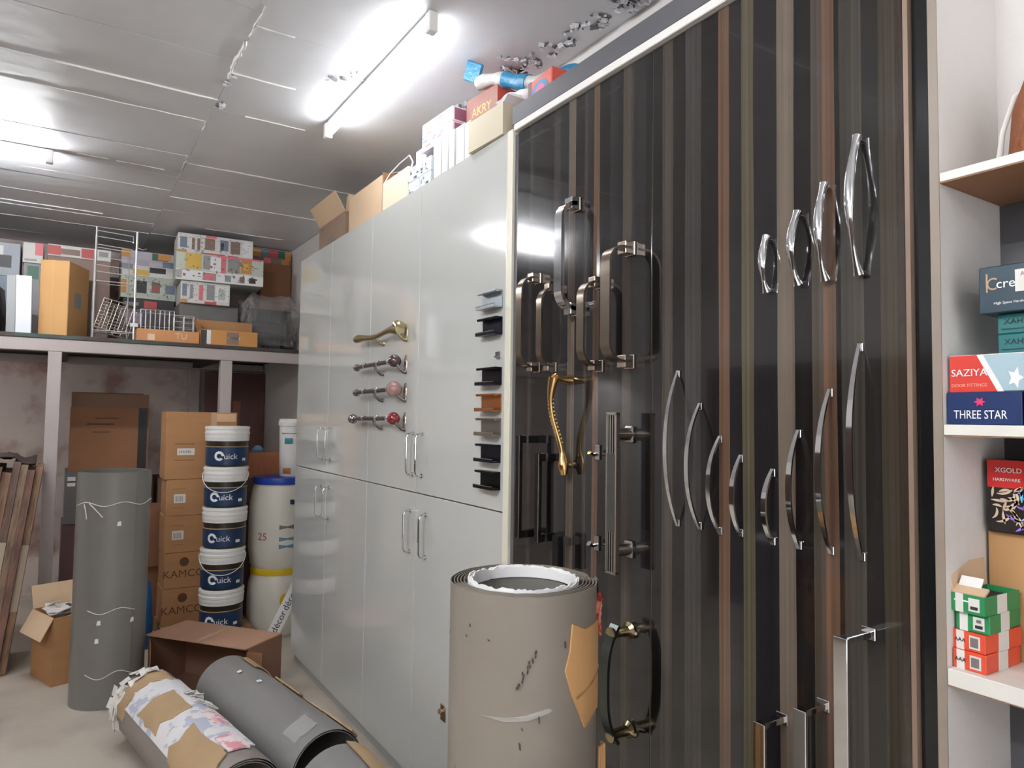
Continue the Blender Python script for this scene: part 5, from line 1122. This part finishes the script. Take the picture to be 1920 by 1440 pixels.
for i, (z, m, nm, w_, rz) in enumerate(((Z3, M_rdc, 'red', 'lowest of its pile', -0.02), (Z3 + 0.0305, M_rdc, 'red', 'just under the green boxes', -0.06), (Z3 + 0.061, M_grc, 'green', 'just above the red boxes', 0.02))):
    s = (0.115, 0.050, 0.030)
    o = tag(closed_box('box', (1.308 + 0.004 * i, 0.561, z), s, m, rz, 0.001), f'small {nm} hardware box with white bands, {w_}', 'box', 'small banded boxes on the lower shelf')
    for f_ in ('-x', '-y'):
        decal(o, s, f_, 0.12 if f_ == '-x' else 0.35, 0, 0.36 if f_ == '-x' else 0.62, 1, M_lab, 'white_band')
    decal(o, s, '-x', 0.52, 0.15, 0.85, 0.85, M_lab, 'label', 0.0009)
    if nm == 'red':
        lettering(o, s, '-x', 'AAA', 0.24, 0.5, 0.0085, M_ink, lift=0.0012); decal(o, s, '-x', 0.56, 0.25, 0.80, 0.75, M_ink2, 'small_picture', 0.0014)
    else:
        decal(o, s, '-x', 0.58, 0.25, 0.80, 0.42, M_ink, 'small_print', 0.0014); decal(o, s, '-x', 0.62, 0.55, 0.76, 0.72, M_ink2, 'small_picture', 0.0014)
s = (0.115, 0.050, 0.030)
gt = tag(open_carton('box', (1.308, 0.561, Z3 + 0.0915), s, M_grc, M_cardB, -0.03, [('+y', 84, 0.045), ('-x', 150, 0.02)], 0.0015), 'open green hardware box with a raised kraft lid, top of its pile', 'box', 'small banded boxes on the lower shelf')
gb_ = gt.children[0]
for f_ in ('-x', '-y'): decal(gb_, s, f_, 0.12 if f_ == '-x' else 0.35, 0, 0.36 if f_ == '-x' else 0.62, 1, M_lab, 'white_band')
decal(gb_, s, '-x', 0.52, 0.15, 0.85, 0.85, M_lab, 'label', 0.0009); decal(gb_, s, '-x', 0.58, 0.25, 0.80, 0.42, M_ink, 'small_print', 0.0014)
MB().box((0, 0, 0.012), (0.105, 0.044, 0.018), 0.001).build('contents', M_ink, gt)
MB().box((0, 0, 0), (0.002, 0.034, 0.045), 0, Matrix.Translation((-0.045, 0.004, 0.036)) @ Matrix.Rotation(R(35), 4, 'Y')).build('paper_slip', M_paper, gt)
# top shelf and bottom shelf
b = MB(); b.lathe([(0, 0), (0.06, 0), (0.066, 0.03), (0.06, 0.10), (0.04, 0.16), (0.01, 0.19), (0, 0.19)], 14)
bt = tag(empty('brown_bag', (1.352, 0.462, Z1)), 'brown bag on the top display shelf at the photo edge', 'bag'); b.build('bag', mat('brown_bag', (140, 84, 54), 0.7, var=0.1, bump=0.5, bscale=40), bt, smooth=50)
MB().tube([(0.0, 0.02, 0.16), (-0.02, 0.05, 0.13), (-0.025, 0.068, 0.07), (-0.02, 0.075, 0.03)], [0.002, 0.004, 0.004, 0.005], 8, True, 0.5).build('plastic_tie', M_lab, bt, smooth=50)
b = MB(); b.lathe([(0, 0), (0.085, 0), (0.10, 0.05), (0.085, 0.16), (0.04, 0.21), (0, 0.22)], 16)
tag(b.build('maroon_bag', mat('maroon_cloth', (88, 34, 48), 0.8, var=0.15, bump=0.6, bscale=20), None, (1.345, 0.42, 0.6455), smooth=50), 'dark maroon bag on the lowest display shelf', 'bag')
